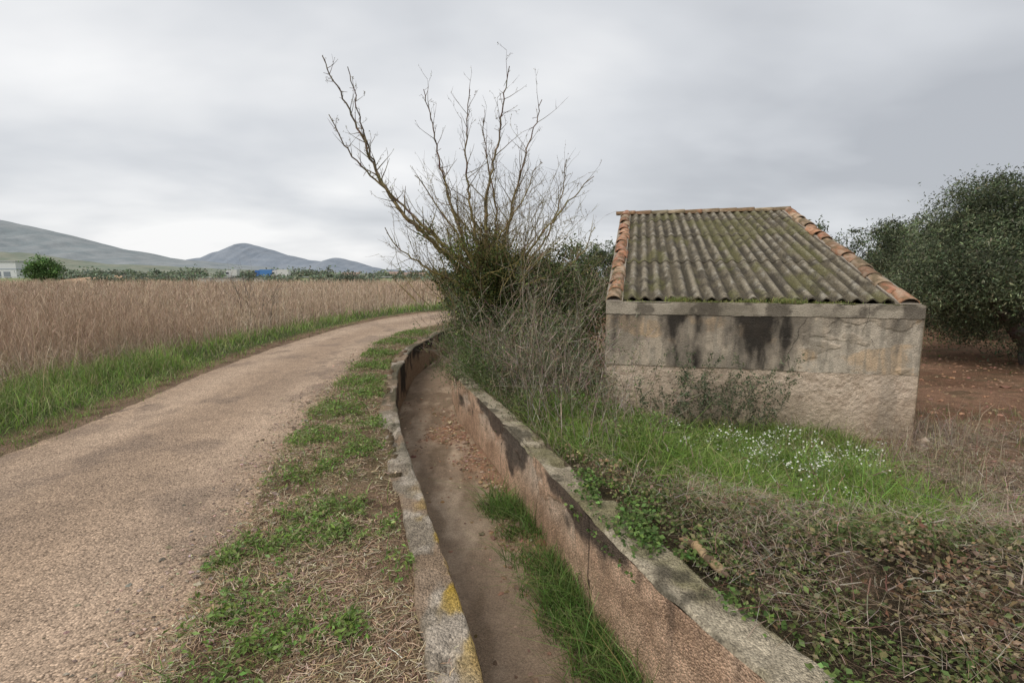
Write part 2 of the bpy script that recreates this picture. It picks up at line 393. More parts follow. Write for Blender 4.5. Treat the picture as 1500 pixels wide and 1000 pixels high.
V,F,CC=merge([rocks(P,r,vary(pick([[.34,.21,.13],[.42,.31,.22],[.23,.15,.1],[.29,.175,.11]],len(x)),len(x),.2))])
build('channel_gravel',V,F,M_stone,CC)

# ---------------------------------------------------------------- hut
hut=empty('stone_hut')
A=np.array([1.35,7.35]); U=np.array([.972,-.233]); W=np.array([.233,.972]); HW=3.95; HD=6.1
def hw(u,v,z):
    u,v,z=np.broadcast_arrays(np.asarray(u,float),np.asarray(v,float),np.asarray(z,float))
    return np.stack([A[0]+u*U[0]+v*W[0],A[1]+u*U[1]+v*W[1],z],-1)
zt=1.35
u=np.linspace(0,HW,480); z=np.linspace(-.8,zt,260)
Ug,Zg=np.meshgrid(u,z,indexing='ij')
sp=.44+.03*(fbm(Ug*2.5,Ug*0,4,201)-.5)
n=fbm(Ug*1.6,Zg*2.2,5,202); nf=fbm(Ug*12,Zg*12,4,203)
up=Zg>sp; fas=Zg>1.17+.02*(fbm(Ug*4,Ug*0,4,204)-.5)
off=np.where(fas,-.022,np.where(up,-.012,0))
patch=ss(.57,.60,fbm(Ug*1.3+3,Zg*2.2,5,205))*ss(1.9,2.5,Ug)
off=off+np.where(up&~fas,.010*patch,0)+.006*(nf-.5)+np.where(up,0,.018*(fbm(Ug*25,Zg*25,3,215)-.5))
edgeworn=.02*ss(.5,.7,fbm(Ug*6,Ug*0,4,216))*ss(zt-.03,zt,Zg); 
c_low=mix(np.ones(Ug.shape+(3,))*np.array([.66,.53,.41]),np.array([.50,.39,.29]),ss(.4,.65,n)*.7)
c_low=mix(c_low,np.array([.40,.30,.22]),ss(.48,.66,nf)*.5)
c_low=mix(c_low,np.array([.34,.28,.19]),ss(.1,-.4,Zg)*.5)
c_low=mix(c_low,np.array([.28,.24,.19]),ss(.52,.66,fbm(Ug*3,Zg*1.5,5,235))*.4)
c_up=mix(np.ones(Ug.shape+(3,))*np.array([.55,.455,.35]),np.array([.34,.285,.22]),ss(.40,.56,n)*.85)
c_up=mix(c_up,np.array([.58,.50,.40]),patch*.8)
c_up=mix(c_up,np.array([.58,.40,.24]),ss(.53,.62,fbm(Ug*2+9,Zg*3,5,217))*.65)
c_up=mix(c_up,np.array([.30,.255,.20]),ss(.5,.7,nf)*.5)
c_up=mix(c_up,np.array([.33,.29,.235]),ss(.56,.66,fbm(Ug*18,Zg*2.0,4,218))*.5)
env=.36+0*Ug
for (uc,wd,st) in [(.40,.20,.66),(.98,.26,.98),(1.25,.14,.80),(2.0,.42,1.02),(1.62,.3,.62),(2.35,.16,.76),(3.0,.4,.52),(3.7,.25,.55),(.12,.1,.6)]:
    env=np.maximum(env,st*np.exp(-((Ug-uc)/wd)**2))
stn=env+.80*(fbm(Ug*5,Zg*2.0,6,206)-.5)+.45*(fbm(Ug*16,Zg*5,4,219)-.5)-.30*ss(1.15,.40,Zg)+.03
sm=ss(.50,.86,stn)
c_up=mix(c_up,np.array([.20,.17,.135]),ss(.28,.5,stn)*.6)
c_up=mix(c_up,np.array([.035,.03,.026]),sm*.93)
c_f=mix(np.ones(Ug.shape+(3,))*np.array([.44,.38,.30]),np.array([.25,.215,.165]),ss(.4,.6,fbm(Ug*2.5,Zg*5,5,207))*.85)
c_f=mix(c_f,np.array([.09,.075,.06]),ss(.50,.64,fbm(Ug*5,Zg*4,5,208)+.12*(env-.5))*.7)
c=np.where(fas[...,None],c_f,np.where(up[...,None],c_up,c_low))
def crack(c,pts,w=.008):
    uu=np.array([p[0] for p in pts]); zz=np.array([p[1] for p in pts])
    o=np.argsort(zz); path=np.interp(Zg,zz[o],uu[o])+.07*(fbm(Zg*9,Zg*0,4,209)-.5)
    m=(np.abs(Ug-path)<w)&(Zg>zz.min())&(Zg<zz.max())
    return np.where(m[...,None],c*.45,c)
c=crack(c,[(2.62,1.17),(2.5,.9),(2.42,.7),(2.45,.45)],.006); c=crack(c,[(3.35,1.35),(3.3,1.0),(3.45,.75)],.004)
eb=(np.abs(Zg-sp)<.008)*ss(.40,.55,fbm(Ug*5,Ug*0,3,220)); c=mix(c,np.array([.22,.18,.14]),eb*.5)
eb=(Zg<1.175)&(Zg>1.16); c=mix(c,np.array([.15,.12,.10]),eb*.4*ss(.3,.5,fbm(Ug*5,Ug*0,3,221)))
parts=[grid(hw(Ug,off+edgeworn,Zg-edgeworn*.6),c)]
u2,v2=np.meshgrid(np.linspace(-.0,HW,200),np.linspace(-.02,.30,16),indexing='ij')
cc=mix(np.ones(u2.shape+(3,))*np.array([.36,.32,.25]),np.array([.13,.13,.05]),ss(.42,.58,fbm(u2*5,v2*5,4,210)))
parts.append(grid(hw(u2,v2,zt-.008+.012*(fbm(u2*6,v2*6,3,211)-.5)*(v2>-.01)),cc))
def rz(v): return 1.265+.319*v
for uu in (0,HW):
    v2,t2=np.meshgrid(np.linspace(-.02,HD,60),np.linspace(0,1,30),indexing='ij')
    zz=-.8+(np.where(v2<.30,zt-.004,rz(v2)-.0)+.8)*t2
    cc=mix(np.ones(v2.shape+(3,))*np.array([.42,.35,.26]),np.array([.22,.17,.12]),ss(.4,.65,fbm(v2*1.5,zz*2,5,212)))
    parts.append(grid(hw(uu,v2,zz),cc))
u2,t2=np.meshgrid(np.linspace(0,HW,40),np.linspace(0,1,30),indexing='ij')
parts.append(grid(hw(u2,HD,-.8+(rz(HD)+.8)*t2),np.array([.36,.29,.21])))
V,F,CC=merge(parts); build('walls',V,F,M_wall,CC,False,hut)
parts=[]
rows=[(.22,2.15),(2.0,3.95),(3.8,5.4),(5.25,6.12)]
for k,(a,b) in enumerate(rows):
    uu=np.linspace(.16,HW-.16,240); vv=np.concatenate([[a,a],np.linspace(a,b,44)])
    Ug,Vg=np.meshgrid(uu,vv,indexing='ij'); idx=np.arange(len(vv))[None,:]*np.ones_like(Ug)
    ph=2*np.pi*(Ug+.008*(fbm(Vg*.7,Vg*0+k,2,250)-.5))/.1815
    lift=.014*(1-(Vg-a)/(b-a))
    edge_=.02*(fbm(Ug*3,Ug*0+k,4,251)-.5)
    Zg=rz(Vg)+.045+.027*np.cos(ph)+lift-np.where(idx==0,.022,np.where(idx==1,.006,0))+.012*(fbm(Ug*.8,Vg*.8,2,220+k)-.5)
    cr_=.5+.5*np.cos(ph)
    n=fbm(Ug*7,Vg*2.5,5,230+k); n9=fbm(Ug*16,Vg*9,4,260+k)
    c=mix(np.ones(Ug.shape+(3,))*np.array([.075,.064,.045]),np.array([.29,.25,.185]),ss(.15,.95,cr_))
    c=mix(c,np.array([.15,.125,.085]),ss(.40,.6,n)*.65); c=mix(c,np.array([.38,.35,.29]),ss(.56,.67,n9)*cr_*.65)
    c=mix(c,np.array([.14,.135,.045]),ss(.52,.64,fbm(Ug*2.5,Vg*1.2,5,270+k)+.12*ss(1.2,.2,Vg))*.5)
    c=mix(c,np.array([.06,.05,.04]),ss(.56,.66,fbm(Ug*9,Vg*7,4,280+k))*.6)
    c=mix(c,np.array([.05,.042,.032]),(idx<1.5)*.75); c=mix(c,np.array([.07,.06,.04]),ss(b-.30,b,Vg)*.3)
    Vs=Vg+np.where(idx<3,edge_,0)
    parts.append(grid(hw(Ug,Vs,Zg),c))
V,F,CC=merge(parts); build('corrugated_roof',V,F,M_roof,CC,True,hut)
parts=[];mort=[]
def tile(o,d,side,upv,L_,r0,r1,col):
    th=np.linspace(-.05*np.pi,1.05*np.pi,13)
    def ring(t,r): return o+d*t*L_+side*np.cos(th)[:,None]*r+upv*np.sin(th)[:,None]*r*.8
    P=np.stack([ring(0,r0-.016),ring(0,r0)]+[ring(t,r0+(r1-r0)*t) for t in (.15,.3,.45,.6,.8,1)],0)
    C_=np.ones(P.shape)*col; C_[0]*=.5
    nn=fbm(np.arange(8)[:,None]*.7+o[0]*9,np.arange(13)[None]*.5+o[1]*9,3,290)
    C_=mix(C_,np.array([.15,.12,.07]),ss(.46,.64,nn)*.8); C_=mix(C_,np.array([.42,.37,.28]),ss(.5,.3,nn)*.5)
    parts.append(grid(P,C_))
sl=math.hypot(1,.319); dv=np.array([W[0],W[1],.319])/sl; du=np.array([U[0],U[1],0]); upn=np.cross(du,dv); upn=upn/np.linalg.norm(upn); upn=upn if upn[2]>0 else -upn
tc=[[.46,.19,.10],[.52,.26,.15],[.40,.17,.10],[.42,.29,.19],[.34,.19,.12],[.50,.33,.21]]
Ls=HD*sl; nT=17
for uc in (.11,HW-.13):
    for i in range(nT):
        v0=.10+i*(HD-.1)/nT
        o=hw(uc+rng.normal(0,.014),v0,rz(v0)+.045+rng.normal(0,.009))
        tw=rng.normal(0,.06); d2=unit(dv+du*tw)
        tile(o,d2,du,upn,Ls/nT*1.22,.115*rng.uniform(.93,1.05),.095,np.array(tc[rng.integers(6)])*rng.uniform(.65,1.1))
    vv=np.linspace(.06,HD,60); jj=.012*(fbm(vv*5,vv*0,3,300)-.5)
    P=np.stack([hw(uc-.115+jj,vv,rz(vv)-.04),hw(uc-.12+jj,vv,rz(vv)+.065),hw(uc+.12+jj,vv,rz(vv)+.065),hw(uc+.125+jj,vv,rz(vv)-.04)],0)
    mort.append(grid(P,np.array([.36,.31,.25])))
for i in range(10):
    u0=HW-.05-i*HW/10.0
    o=hw(u0,HD+.02,rz(HD)+.045+rng.normal(0,.006))
    tile(o,-du,np.array([W[0],W[1],0]),np.array([0,0,1.]),HW/10*1.2,.115,.095,np.array(tc[rng.integers(6)])*rng.uniform(.5,.75)+np.array([.03,.05,.03]))
V,F,CC=merge(parts); build('clay_tiles',V,F,M_tile,CC,True,hut)
V,F,CC=merge(mort); build('tile_mortar',V,F,M_wall,CC,False,hut)

# ---------------------------------------------------------------- grass
GR=[[.16,.235,.06],[.20,.28,.08],[.115,.18,.04],[.25,.32,.11],[.30,.31,.15]]
DR=[[.50,.39,.255],[.40,.30,.185],[.56,.46,.32],[.31,.22,.135],[.25,.17,.105]]
def scatter(n,x0,x1,y0,y1,f):
    x=rng.uniform(x0,x1,n); y=rng.uniform(y0,y1,n); k=rng.random(n)<f(x,y); return x[k],y[k]
def add_blades(parts,x,y,h,w,lean,cols,zoff=-.01,z=None,amt=.2):
    P=np.stack([x,y,(G(x,y) if z is None else z+0*x)+zoff],1)
    C_=vary(pick(cols,len(x)),len(x),amt); parts.append(blades(P,h,w,lean,C_,C_*np.array([1.25,1.15,1.1])))
parts=[]
def fL(x,y):
    e=rdL(y); f=fdE(y)
    return ss(-.12,.25,e-x+.45*(fbm(x*1.5,y*1.5,3,301)-.5))*ss(-1.0,.1,x-f)*(.45+.55*fbm(x*3,y*3,2,302))
for (a,b,nn,wd) in [(-1,10,75000,.007),(10,20,34000,.012),(20,34,14000,.024)]:
    x,y=scatter(nn,-9,-3.5 if b<20 else 4,a,b,fL)
    d=rdL(y)-x
    h=(.06+.22*ss(.1,1.5,d))*np.exp(rng.normal(0,.35,len(x)))*(.3+1.3*fbm(x*1.6,y*1.6,4,303))
    g=fbm(x*.9,y*.9,3,304)[:,None]
    P=np.stack([x,y,G(x,y)-.01],1); C_=vary(pick(GR+[[.19,.31,.065],[.21,.34,.07],[.38,.33,.2]],len(x)),len(x),.22)*(.75+.8*g); parts.append(blades(P,h,wd,rng.uniform(.1,1.1,len(x)),C_,C_*np.array([1.3,1.15,1.1])))
V,F,CC=merge(parts); build('roadside_grass',V,F,M_grass,CC)
parts=[]
blobs=[(-1.69,2.9,.24),(-1.42,3.05,.24),(-1.3,3.45,.28),(-1.75,4.2,.34),(-2.0,5.1,.38),(-2.3,6.3,.45),(-2.35,8.1,.5),(-2.85,11,.6),(-.77,3.35,.16),(-1.08,3.12,.15),(-1.39,2.4,.22),(-1.1,2.15,.24),(-1.55,5.7,.3),(-.58,2.85,.14),(-1.3,1.7,.3),(-1.45,4.8,.25),(-2.1,7.2,.4),(-2.6,9.5,.5),(-2.9,13,.6),(-2.8,15,.7),(-.75,2.3,.12)]
def vg(x,y):
    m=0
    for bx,by,r in blobs: m=np.maximum(m,np.exp(-(((x-bx)**2+(y-by)**2)/r**2)**1.3))
    return m*ss(.30,.62,fbm(x*6,y*6,3,310))*1.3
def band(x,y): return (x>rdR(y)-.12+.25*(fbm(x*3,y*3,3,311)-.5))*(x<chL(y)-.14-.1*fbm(y*4,y*0,3,315))*1.0
x,y=scatter(280000,-4,.2,1,18,lambda x,y:band(x,y)*np.clip(vg(x,y),0,1)*np.clip(1.3-y/14,.3,1)*.6)
add_blades(parts,x,y,rng.gamma(4,.015,len(x))*(1+.03*y),.0042+.0006*y,rng.uniform(.3,1.8,len(x)),GR+[[.20,.32,.07]])
x,y=scatter(60000,-4,.2,1,18,lambda x,y:band(x,y)*(.15+.9*ss(.44,.6,fbm(x*2.2,y*2.2,4,312))))
add_blades(parts,x,y,rng.gamma(3,.012,len(x)),.0028+.0006*y,rng.uniform(.3,1.8,len(x)),GR+[[.26,.24,.13]]*3+DR[:3])
V,F,CC=merge(parts); build('verge_grass',V,F,M_grass,CC)
x,y=scatter(300000,-4,.3,1,16,lambda x,y:(band(x,y)+.10*((x>rdR(y)-.35)&(x<chL(y)-.05)))*np.clip(1.2-y/8,.12,1)*(.10+1.1*ss(.38,.60,fbm(x*2.5,y*2.5,4,313))))
P=np.stack([x,y,np.maximum(G(x,y),.005)+rng.uniform(.002,.012,len(x))],1); C_=vary(pick(DR,len(x)),len(x),.28); V,F,CC=litter(P,rng.gamma(3,.012,len(x))+.01,.0022+.0006*y,C_)
build('dry_straw',V,F,M_dry,CC)
parts=[]
for bx,by,r in blobs:
    nn=int(430*r/.25)
    cx=bx+rng.normal(0,r*.5,nn//18+1); cy=by+rng.normal(0,r*.5,nn//18+1)
    i=rng.integers(0,len(cx),nn); x=cx[i]+rng.normal(0,.032,nn); y=cy[i]+rng.normal(0,.032,nn)
    k=band(x,y)>0; x,y=x[k],y[k]
    if len(x)==0: continue
    P=np.stack([x,y,G(x,y)+rng.uniform(.01,.07,len(x))],1)
    parts.append(leaves(P,rng.uniform(.016,.042,len(x))*(1+.04*by),.42,vary(pick(GR+[[.20,.31,.07]]*2,len(x)),len(x),.22),.5))
V,F,CC=merge(parts); build('verge_weeds',V,F,M_leaf,CC)
N=6000
y=rng.uniform(1.2,12,N); x=rdR(y)+rng.normal(.0,.3,N); k=(x<chL(y)-.3); x,y=x[k],y[k]
P=np.stack([x,y,np.maximum(G(x,y),0.010)+.002],1)
V,F,CC=rocks(P,rng.gamma(2,.0026,len(x))+.0015,vary(pick([[.38,.28,.2],[.2,.155,.12],[.48,.39,.3]],len(x)),len(x)))
build('verge_gravel',V,F,M_stone,CC)
parts=[]
def fc(x,y):
    d=chR(y)-x
    m=ss(.50,.15,d+.3*(fbm(y*3,y*0,3,322)-.5))*(d>-.01)*ss(1.9,2.3,y)*ss(5.4,5.0,y)*(1-.95*ss(4.45,4.35,y)*ss(4.1,4.2,y))
    return np.clip(m*ss(.30,.5,fbm(x*6,y*3,3,321)+.10),0,1)
x,y=scatter(46000,-1,1.2,1.8,5.6,fc)
g=fbm(x*5,y*5,3,323)
P=np.stack([x,y,-D+0*x-.01],1); C_=vary(pick([[.09,.17,.035],[.12,.22,.05],[.17,.28,.075],[.07,.12,.03],[.24,.25,.11]],len(x)),len(x),.22)
parts.append(blades(P,rng.gamma(6,.030,len(x))*(.5+g),.0062,rng.uniform(.2,1.8,len(x)),C_,C_*np.array([1.3,1.2,1.15])))
x,y=scatter(500,-1.5,0,5.5,10,lambda x,y:(x<chR(y))*(x>chR(y)-.3)*.5)
add_blades(parts,x,y,rng.gamma(4,.02,len(x)),.006,rng.uniform(.2,1,len(x)),GR,z=-D+.02)
V,F,CC=merge(parts); build('channel_grass',V,F,M_grass,CC)
parts=[]
def inhut(x,y):
    du_=(x-A[0])*U[0]+(y-A[1])*U[1]; dv_=(x-A[0])*W[0]+(y-A[1])*W[1]
    return (du_>-.05)&(du_<HW+.05)&(dv_>-.06)&(dv_<HD+.1)
def fh(x,y):
    m=ss(.3,.6,x-chR(y))*ss(4.25,3.5,x+.8*(fbm(x*2,y*2,3,331)-.5)-.4*(y-5))*ss(-.25,.2,y-yfar(x)+.7*(fbm(x*1.6,y*1.6,3,332)-.5))*ss(8.5,7,y)
    return m*(~inhut(x,y))*(.2+1.0*ss(.34,.6,fbm(x*2.2,y*2.2,4,330)))*.85
x,y=scatter(135000,.2,5.4,3,8.5,fh)
h=rng.gamma(6,.042,len(x))*(.3+1.4*fbm(x*2.0,y*2.0,4,333)**1.2)*(.6+.4*ss(.0,.8,y-yfar(x)))*(1-.4*ss(1.0,0,6.9-.233*(x-1.35)-y))
g=fbm(x*1.5,y*1.5,4,336)[:,None]
P=np.stack([x,y,G(x,y)-.01],1); C_=vary(pick([[.18,.29,.06],[.22,.34,.08],[.14,.22,.045],[.29,.37,.12],[.36,.32,.19]],len(x),[.28,.28,.22,.13,.09]),len(x),.25)*(.6+.95*g)
parts.append(blades(P,h,.0085,rng.uniform(.15,1.6,len(x)),C_,C_*np.array([1.3,1.18,1.15])))
def fr(x,y):
    m=np.exp(-(((x-4.35)/.4)**2+((y-4.6)/.4)**2))*1.2+np.exp(-(((x-3.9)/.32)**2+((y-3.65)/.3)**2))*1.4+np.exp(-(((x-4.9)/.3)**2+((y-5.6)/.3)**2))*.8
    return np.clip(m*(.3+1.2*fbm(x*6,y*6,3,337)),0,1)+.05*(x>4)
x,y=scatter(24000,3.2,8,2.8,8,fr)
add_blades(parts,x,y,rng.gamma(5,.026,len(x)),.006,rng.uniform(.3,1.5,len(x)),GR+[[.2,.33,.07]])
x,y=scatter(24000,4,26,3,30,lambda x,y:(~inhut(x,y))*ss(.50,.62,fbm(x*.8,y*.8,4,335)))
add_blades(parts,x,y,rng.gamma(4,.015,len(x)),.006+.0012*y,rng.uniform(.3,1.3,len(x)),GR+DR)
V,F,CC=merge(parts); build('meadow_grass',V,F,M_grass,CC)
x,y=scatter(120000,1.0,9,2.4,7.2,lambda x,y:(~inhut(x,y))*ss(-.3,.3,y-yfar(x))*(.10+ss(.2,.9,x-3.2+.3*(y-4))*(.15+ss(.36,.58,fbm(x*1.7,y*1.7,3,340))))*ss(8,5.0,x))
P=np.stack([x,y,G(x,y)+rng.uniform(0,.05,len(x))],1); C_=vary(pick([[.40,.32,.23],[.31,.24,.165],[.48,.40,.30],[.22,.155,.11]],len(x)),len(x)); a1=litter(P,rng.gamma(3,.035,len(x))+.02,.0045,C_)
k=rng.random(len(x))<.07; P2=P[k]; a2=blades(P2,rng.uniform(.15,.55,len(P2)),.004,rng.uniform(.1,.8,len(P2)),C_[k])
V,F,CC=merge([a1,a2])
build('dead_grass',V,F,M_dry,CC)

# ---------------------------------------------------------------- dry field
parts=[]
SC=[[.60,.48,.36],[.51,.40,.30],[.68,.56,.43],[.42,.32,.24],[.62,.51,.39]]
def fieldpts(n,y0,y1):
    y=rng.uniform(y0,y1,n); x=rng.uniform(-1.12*y1-3,np.maximum(fdE(np.minimum(y,46)),-200)+.0,n)
    k=x>-1.12*y-9; return x[k],y[k]
for (y0,y1,n_,wd,tw) in [(0,14,24000,.006,6),(14,28,17000,.013,4),(28,55,16000,.03,2),(55,110,14000,.07,1)]:
    x,y=fieldpts(n_,y0,y1); dE=fdE(np.minimum(y,46))-x
    k=(rng.random(len(x))<(ss(-.05,1.2,dE)*.9+.06)*(.45+1.1*fbm(x*.6,y*.6,3,349))); x,y,dE=x[k],y[k],dE[k]
    if y0>=14:
        k=x<.12*y; x,y,dE=x[k],y[k],dE[k]
    h=(.70+.95*fbm(x*.45,y*.45,4,350))*rng.uniform(.55,1.3,len(x))*(.6+.4*ss(0,1.5,dE))
    zone=ss(.38,.62,fbm(x*.12,y*.25,3,351))[:,None]
    tint=(1-zone)*np.array([1.0,.98,.95])+zone*np.array([.85,.78,.74])
    P=np.stack([x,y,G(x,y)-.02],1); C_=vary(pick(SC,len(x)),len(x),.24,.04)*tint
    lean=rng.uniform(0,.32,len(x)); az=rng.uniform(0,6.28,len(x))
    parts.append(blades(P,h,wd,lean,C_,C_*.95,az=az))
    for q in range(tw):
        f=rng.uniform(.35,.98,len(x))
        off=np.stack([np.cos(az),np.sin(az),0*az],1)*(lean*h*f*f)[:,None]
        P2=P+off; P2[:,2]+=h*f*.95
        C2=vary(pick(SC,len(x)),len(x),.2,.04)*tint
        parts.append(blades(P2,h*rng.uniform(.08,.25,len(x)),wd*.8,rng.uniform(.3,1.3,len(x)),C2,C2,bd=1))
    n3=len(x); i=rng.integers(0,n3,int(n3*1.2)); xx=x[i]+rng.normal(0,.12+.01*y0,len(i)); yy=y[i]+rng.normal(0,.12+.01*y0,len(i))
    P=np.stack([xx,yy,G(xx,yy)],1); C_=vary(pick(SC,len(xx)),len(xx),.25,.04)*.95
    parts.append(blades(P,rng.uniform(.25,.8,len(xx)),wd*1.2,rng.uniform(.1,1.2,len(xx)),C_,C_,bd=.85))
V,F,CC=merge(parts); build('dry_reed_field',V,F,M_dry,CC)

# ---------------------------------------------------------------- branches
def grow(p,d,L_,r,lvl,S,up=.12,wob=.20,spawn=.55,maxl=3,tip=.25,sprd=.7):
    n=max(3,int(L_/(.08 if lvl>=2 else .12))); n=min(n,16); st=L_/n
    p=np.array(p,float); d=np.array(d,float)
    for i in range(n):
        d=d+rng.normal(0,wob*.35,3)+np.array([0,0,up*.4]); d/=np.linalg.norm(d)
        q=p+d*st; ra=r*(1-(1-tip)*i/n); rb=r*(1-(1-tip)*(i+1)/n)
        S.append([*p,*q,ra,rb])
        if lvl<maxl and i>=1 and rng.random()<spawn:
            e=d+rng.normal(0,sprd,3)+np.array([0,0,.25]); e/=np.linalg.norm(e)
            grow(q,e,L_*rng.uniform(.22,.55),max(rb*.7,.0036),lvl+1,S,up,wob,spawn*.85,maxl,tip,sprd)
        p=q
def limb(pts,r0,r1,S,sp=.6,k=.45,maxl=2,wob=.014,l0=0,rt=.5):
    pts=np.array(pts,float); seg=np.linalg.norm(np.diff(pts,axis=0),axis=1); cu=np.concatenate([[0],np.cumsum(seg)]); T=cu[-1]
    n=int(T/.11)+2; t=np.linspace(0,T,n); Q=np.stack([np.interp(t,cu,pts[:,j]) for j in range(3)],1)
    for _ in range(2): Q[1:-1]=(Q[:-2]+Q[2:]+2*Q[1:-1])/4
    Q[1:]+=rng.normal(0,wob,Q[1:].shape)
    for i in range(n-1):
        ra=r0+(r1-r0)*(i/n)**.85; rb=r0+(r1-r0)*((i+1)/n)**.85
        S.append([*Q[i],*Q[i+1],ra,rb])
        if i/n>l0 and rng.random()<sp:
            d=unit(Q[i+1]-Q[i]); e=d*.75+rng.normal(0,.6,3)+np.array([0,0,.4]); e/=np.linalg.norm(e)
            grow(Q[i],e,rng.uniform(.2,1.0)*k*(1.3-.85*i/n),max(rb*rt,.0065),1,S,maxl=maxl)
        if rng.random()<.7:
            e=unit(rng.normal(0,1,3)+np.array([0,0,.3])); a=Q[i]; S.append([*a,*(a+e*rng.uniform(.04,.13)),.006,.0035])
def im(x,y,t):
    return [(x-750)/750*t, t, 1.7-(y-405)*.001333*t]
TB=[-.33,10,-.1]
S=[];
fork=im(722,455,9.95)
limb([TB,[-.36,9.98,.5],fork],.17,.13,S,sp=.1)
def LM(pl,r0,r1,**k):
    k.setdefault('k',1.05); k.setdefault('maxl',3); limb([fork]+[im(*q) for q in pl],r0*1.05,r1*1.05,S,**k)
LM([(680,400,9.8),(630,350,9.6),(590,312,9.5),(560,262,9.5),(535,200,9.4),(512,150,9.4),(488,104,9.4)],.055,.008,sp=.9,l0=.2,k=.65)
LM([(650,370,9.6),(590,312,9.5),(560,262,9.5),(541,205,9.3),(530,150,9.2),(524,118,9.2)],.04,.007,sp=.8,l0=.5,k=.45)
LM([(690,395,9.7),(640,350,9.4),(585,295,9.3),(545,260,9.2),(515,225,9.1),(495,180,9.1)],.045,.007,sp=.85,l0=.3,k=.6)
LM([(690,380,10.2),(668,320,10.3),(650,255,10.4),(636,180,10.5),(627,148,10.5)],.045,.007,sp=.75)
LM([(700,370,10),(690,300,10.1),(684,230,10.2),(690,150,10.2)],.042,.007,sp=.8)
LM([(712,370,9.7),(712,290,9.6),(730,220,9.5),(746,118,9.5)],.047,.007,sp=.8)
LM([(735,380,10.2),(752,300,10.3),(772,225,10.4),(792,162,10.5)],.042,.007,sp=.8)
LM([(750,400,9.9),(790,350,9.8),(830,300,9.7),(866,264,9.7)],.038,.007,sp=.8,k=.85)
LM([(755,405,10.3),(800,350,10.6),(822,290,10.7),(826,246,10.8)],.038,.007,sp=.75,k=.85)
LM([(680,420,9.4),(630,395,9.1),(590,370,9.0),(568,338,8.9)],.035,.007,sp=.85,k=.7)
LM([(765,420,9.6),(820,400,9.4),(855,368,9.3),(868,335,9.3)],.032,.006,sp=.8,k=.7)
LM([(700,400,9.3),(672,345,9.1),(640,300,9.0),(612,262,9.0)],.035,.007,sp=.85,k=.8)
LM([(705,360,10.6),(665,310,10.9),(650,240,11.1)],.035,.007,sp=.8)
LM([(730,350,9.2),(765,300,9.0),(785,250,8.9)],.032,.006,sp=.8,k=.8)
LM([(700,400,9.0),(655,372,8.7),(622,330,8.6)],.03,.006,sp=.85,k=.7)
LM([(722,380,10.4),(728,310,10.5),(715,240,10.6),(708,185,10.6)],.036,.007,sp=.8)
for q in range(125):
    b=np.array(fork)+rng.normal(0,1,3)*np.array([.55,.4,.3])+np.array([.05,0,.35])
    d=unit(np.array([rng.normal((b[0]+.4)*1.1,.5),rng.normal(0,.35),1.05])); grow(b,d,rng.uniform(.6,1.9),rng.uniform(.008,.014),1,S,up=.06,wob=.3,spawn=.6,maxl=3)
S=np.array(S)
mz=.5*(S[:,2]+S[:,5]); N=len(S)
lic=np.clip(rng.normal(.6,.35,N)*ss(5.0,1.6,mz),0,1)
cb=mix(vary([.18,.135,.10],N,.2),np.array([.35,.30,.095]),lic*.75)
big=S[:,6]>.025
V,F,CC=merge([tubes(S[~big],cb[~big],3),tubes(S[big],cb[big],9)])
tree=empty('bare_tree')
build('trunk_and_branches',V,F,M_bark,CC,True,tree)
print('tree segs',N)
th=S[(S[:,6]<.009)]
i=rng.integers(0,len(th),12000); f=rng.random((12000,1)); P=th[i,0:3]*(1-f)+th[i,3:6]*f+rng.normal(0,.01,(12000,3))
buds=leaves(P,rng.uniform(.013,.028,12000),.6,vary(pick([[.22,.17,.09],[.32,.31,.12],[.18,.13,.08]],12000),12000))
build('buds',*buds[:2],M_leaf,buds[2],parent=tree)
lo=S[(mz>.5)&(mz<2.7)&(S[:,6]>.007)]
i=rng.integers(0,len(lo),240); cen=.5*(lo[i,0:3]+lo[i,3:6]); cen=cen[(rng.random(240)<np.clip(1.3-np.abs(cen[:,0]+.6)/.8,0.05,1))]
NI=16000
j=rng.integers(0,len(cen),NI); P=cen[j]+rng.normal(0,.10,(NI,3))
clb=np.exp(rng.normal(0,.35,len(cen)))[j][:,None]
iv=leaves(P,rng.uniform(.03,.055,NI),.7,vary(pick([[.08,.12,.035],[.12,.15,.045],[.19,.19,.06],[.06,.085,.03]],NI),NI,.2)*clb)
build('ivy',*iv[:2],M_leaf,iv[2],parent=tree)

# ---------------------------------------------------------------- leafy masses
def crown(lobes,nclump,nleaf,size,asp,cols,sig=.16,inner=.35,amt=.35,drop=None):
    lobes=np.array(lobes,float); vol=lobes[:,3]*lobes[:,4]*lobes[:,5]; p=vol**.7; p/=p.sum()
    i=rng.choice(len(lobes),nclump,p=p)
    d=unit(rng.normal(size=(nclump,3))); rr=np.where(rng.random(nclump)<inner,rng.random(nclump)**.5*.8,rng.uniform(.78,1.08,nclump))
    cen=lobes[i,:3]+d*rr[:,None]*lobes[i,3:6]
    cb=np.exp(rng.normal(0,amt,nclump))
    n=nclump*nleaf; j=np.repeat(np.arange(nclump),nleaf); sg=sig*rng.uniform(.6,1.4,nclump)
    P=cen[j]+rng.normal(size=(n,3))*sg[j][:,None]*np.array([1,1,.8])
    C_=vary(pick(cols,n),n,.2)*cb[j][:,None]
    return cen,leaves(P,size*rng.uniform(.7,1.3,n),asp,C_)
DK=[[.07,.105,.035],[.10,.14,.045],[.14,.17,.06],[.05,.07,.028]]
OL=[[.14,.165,.09],[.105,.13,.07],[.19,.21,.13],[.07,.09,.048]]
parts=[]
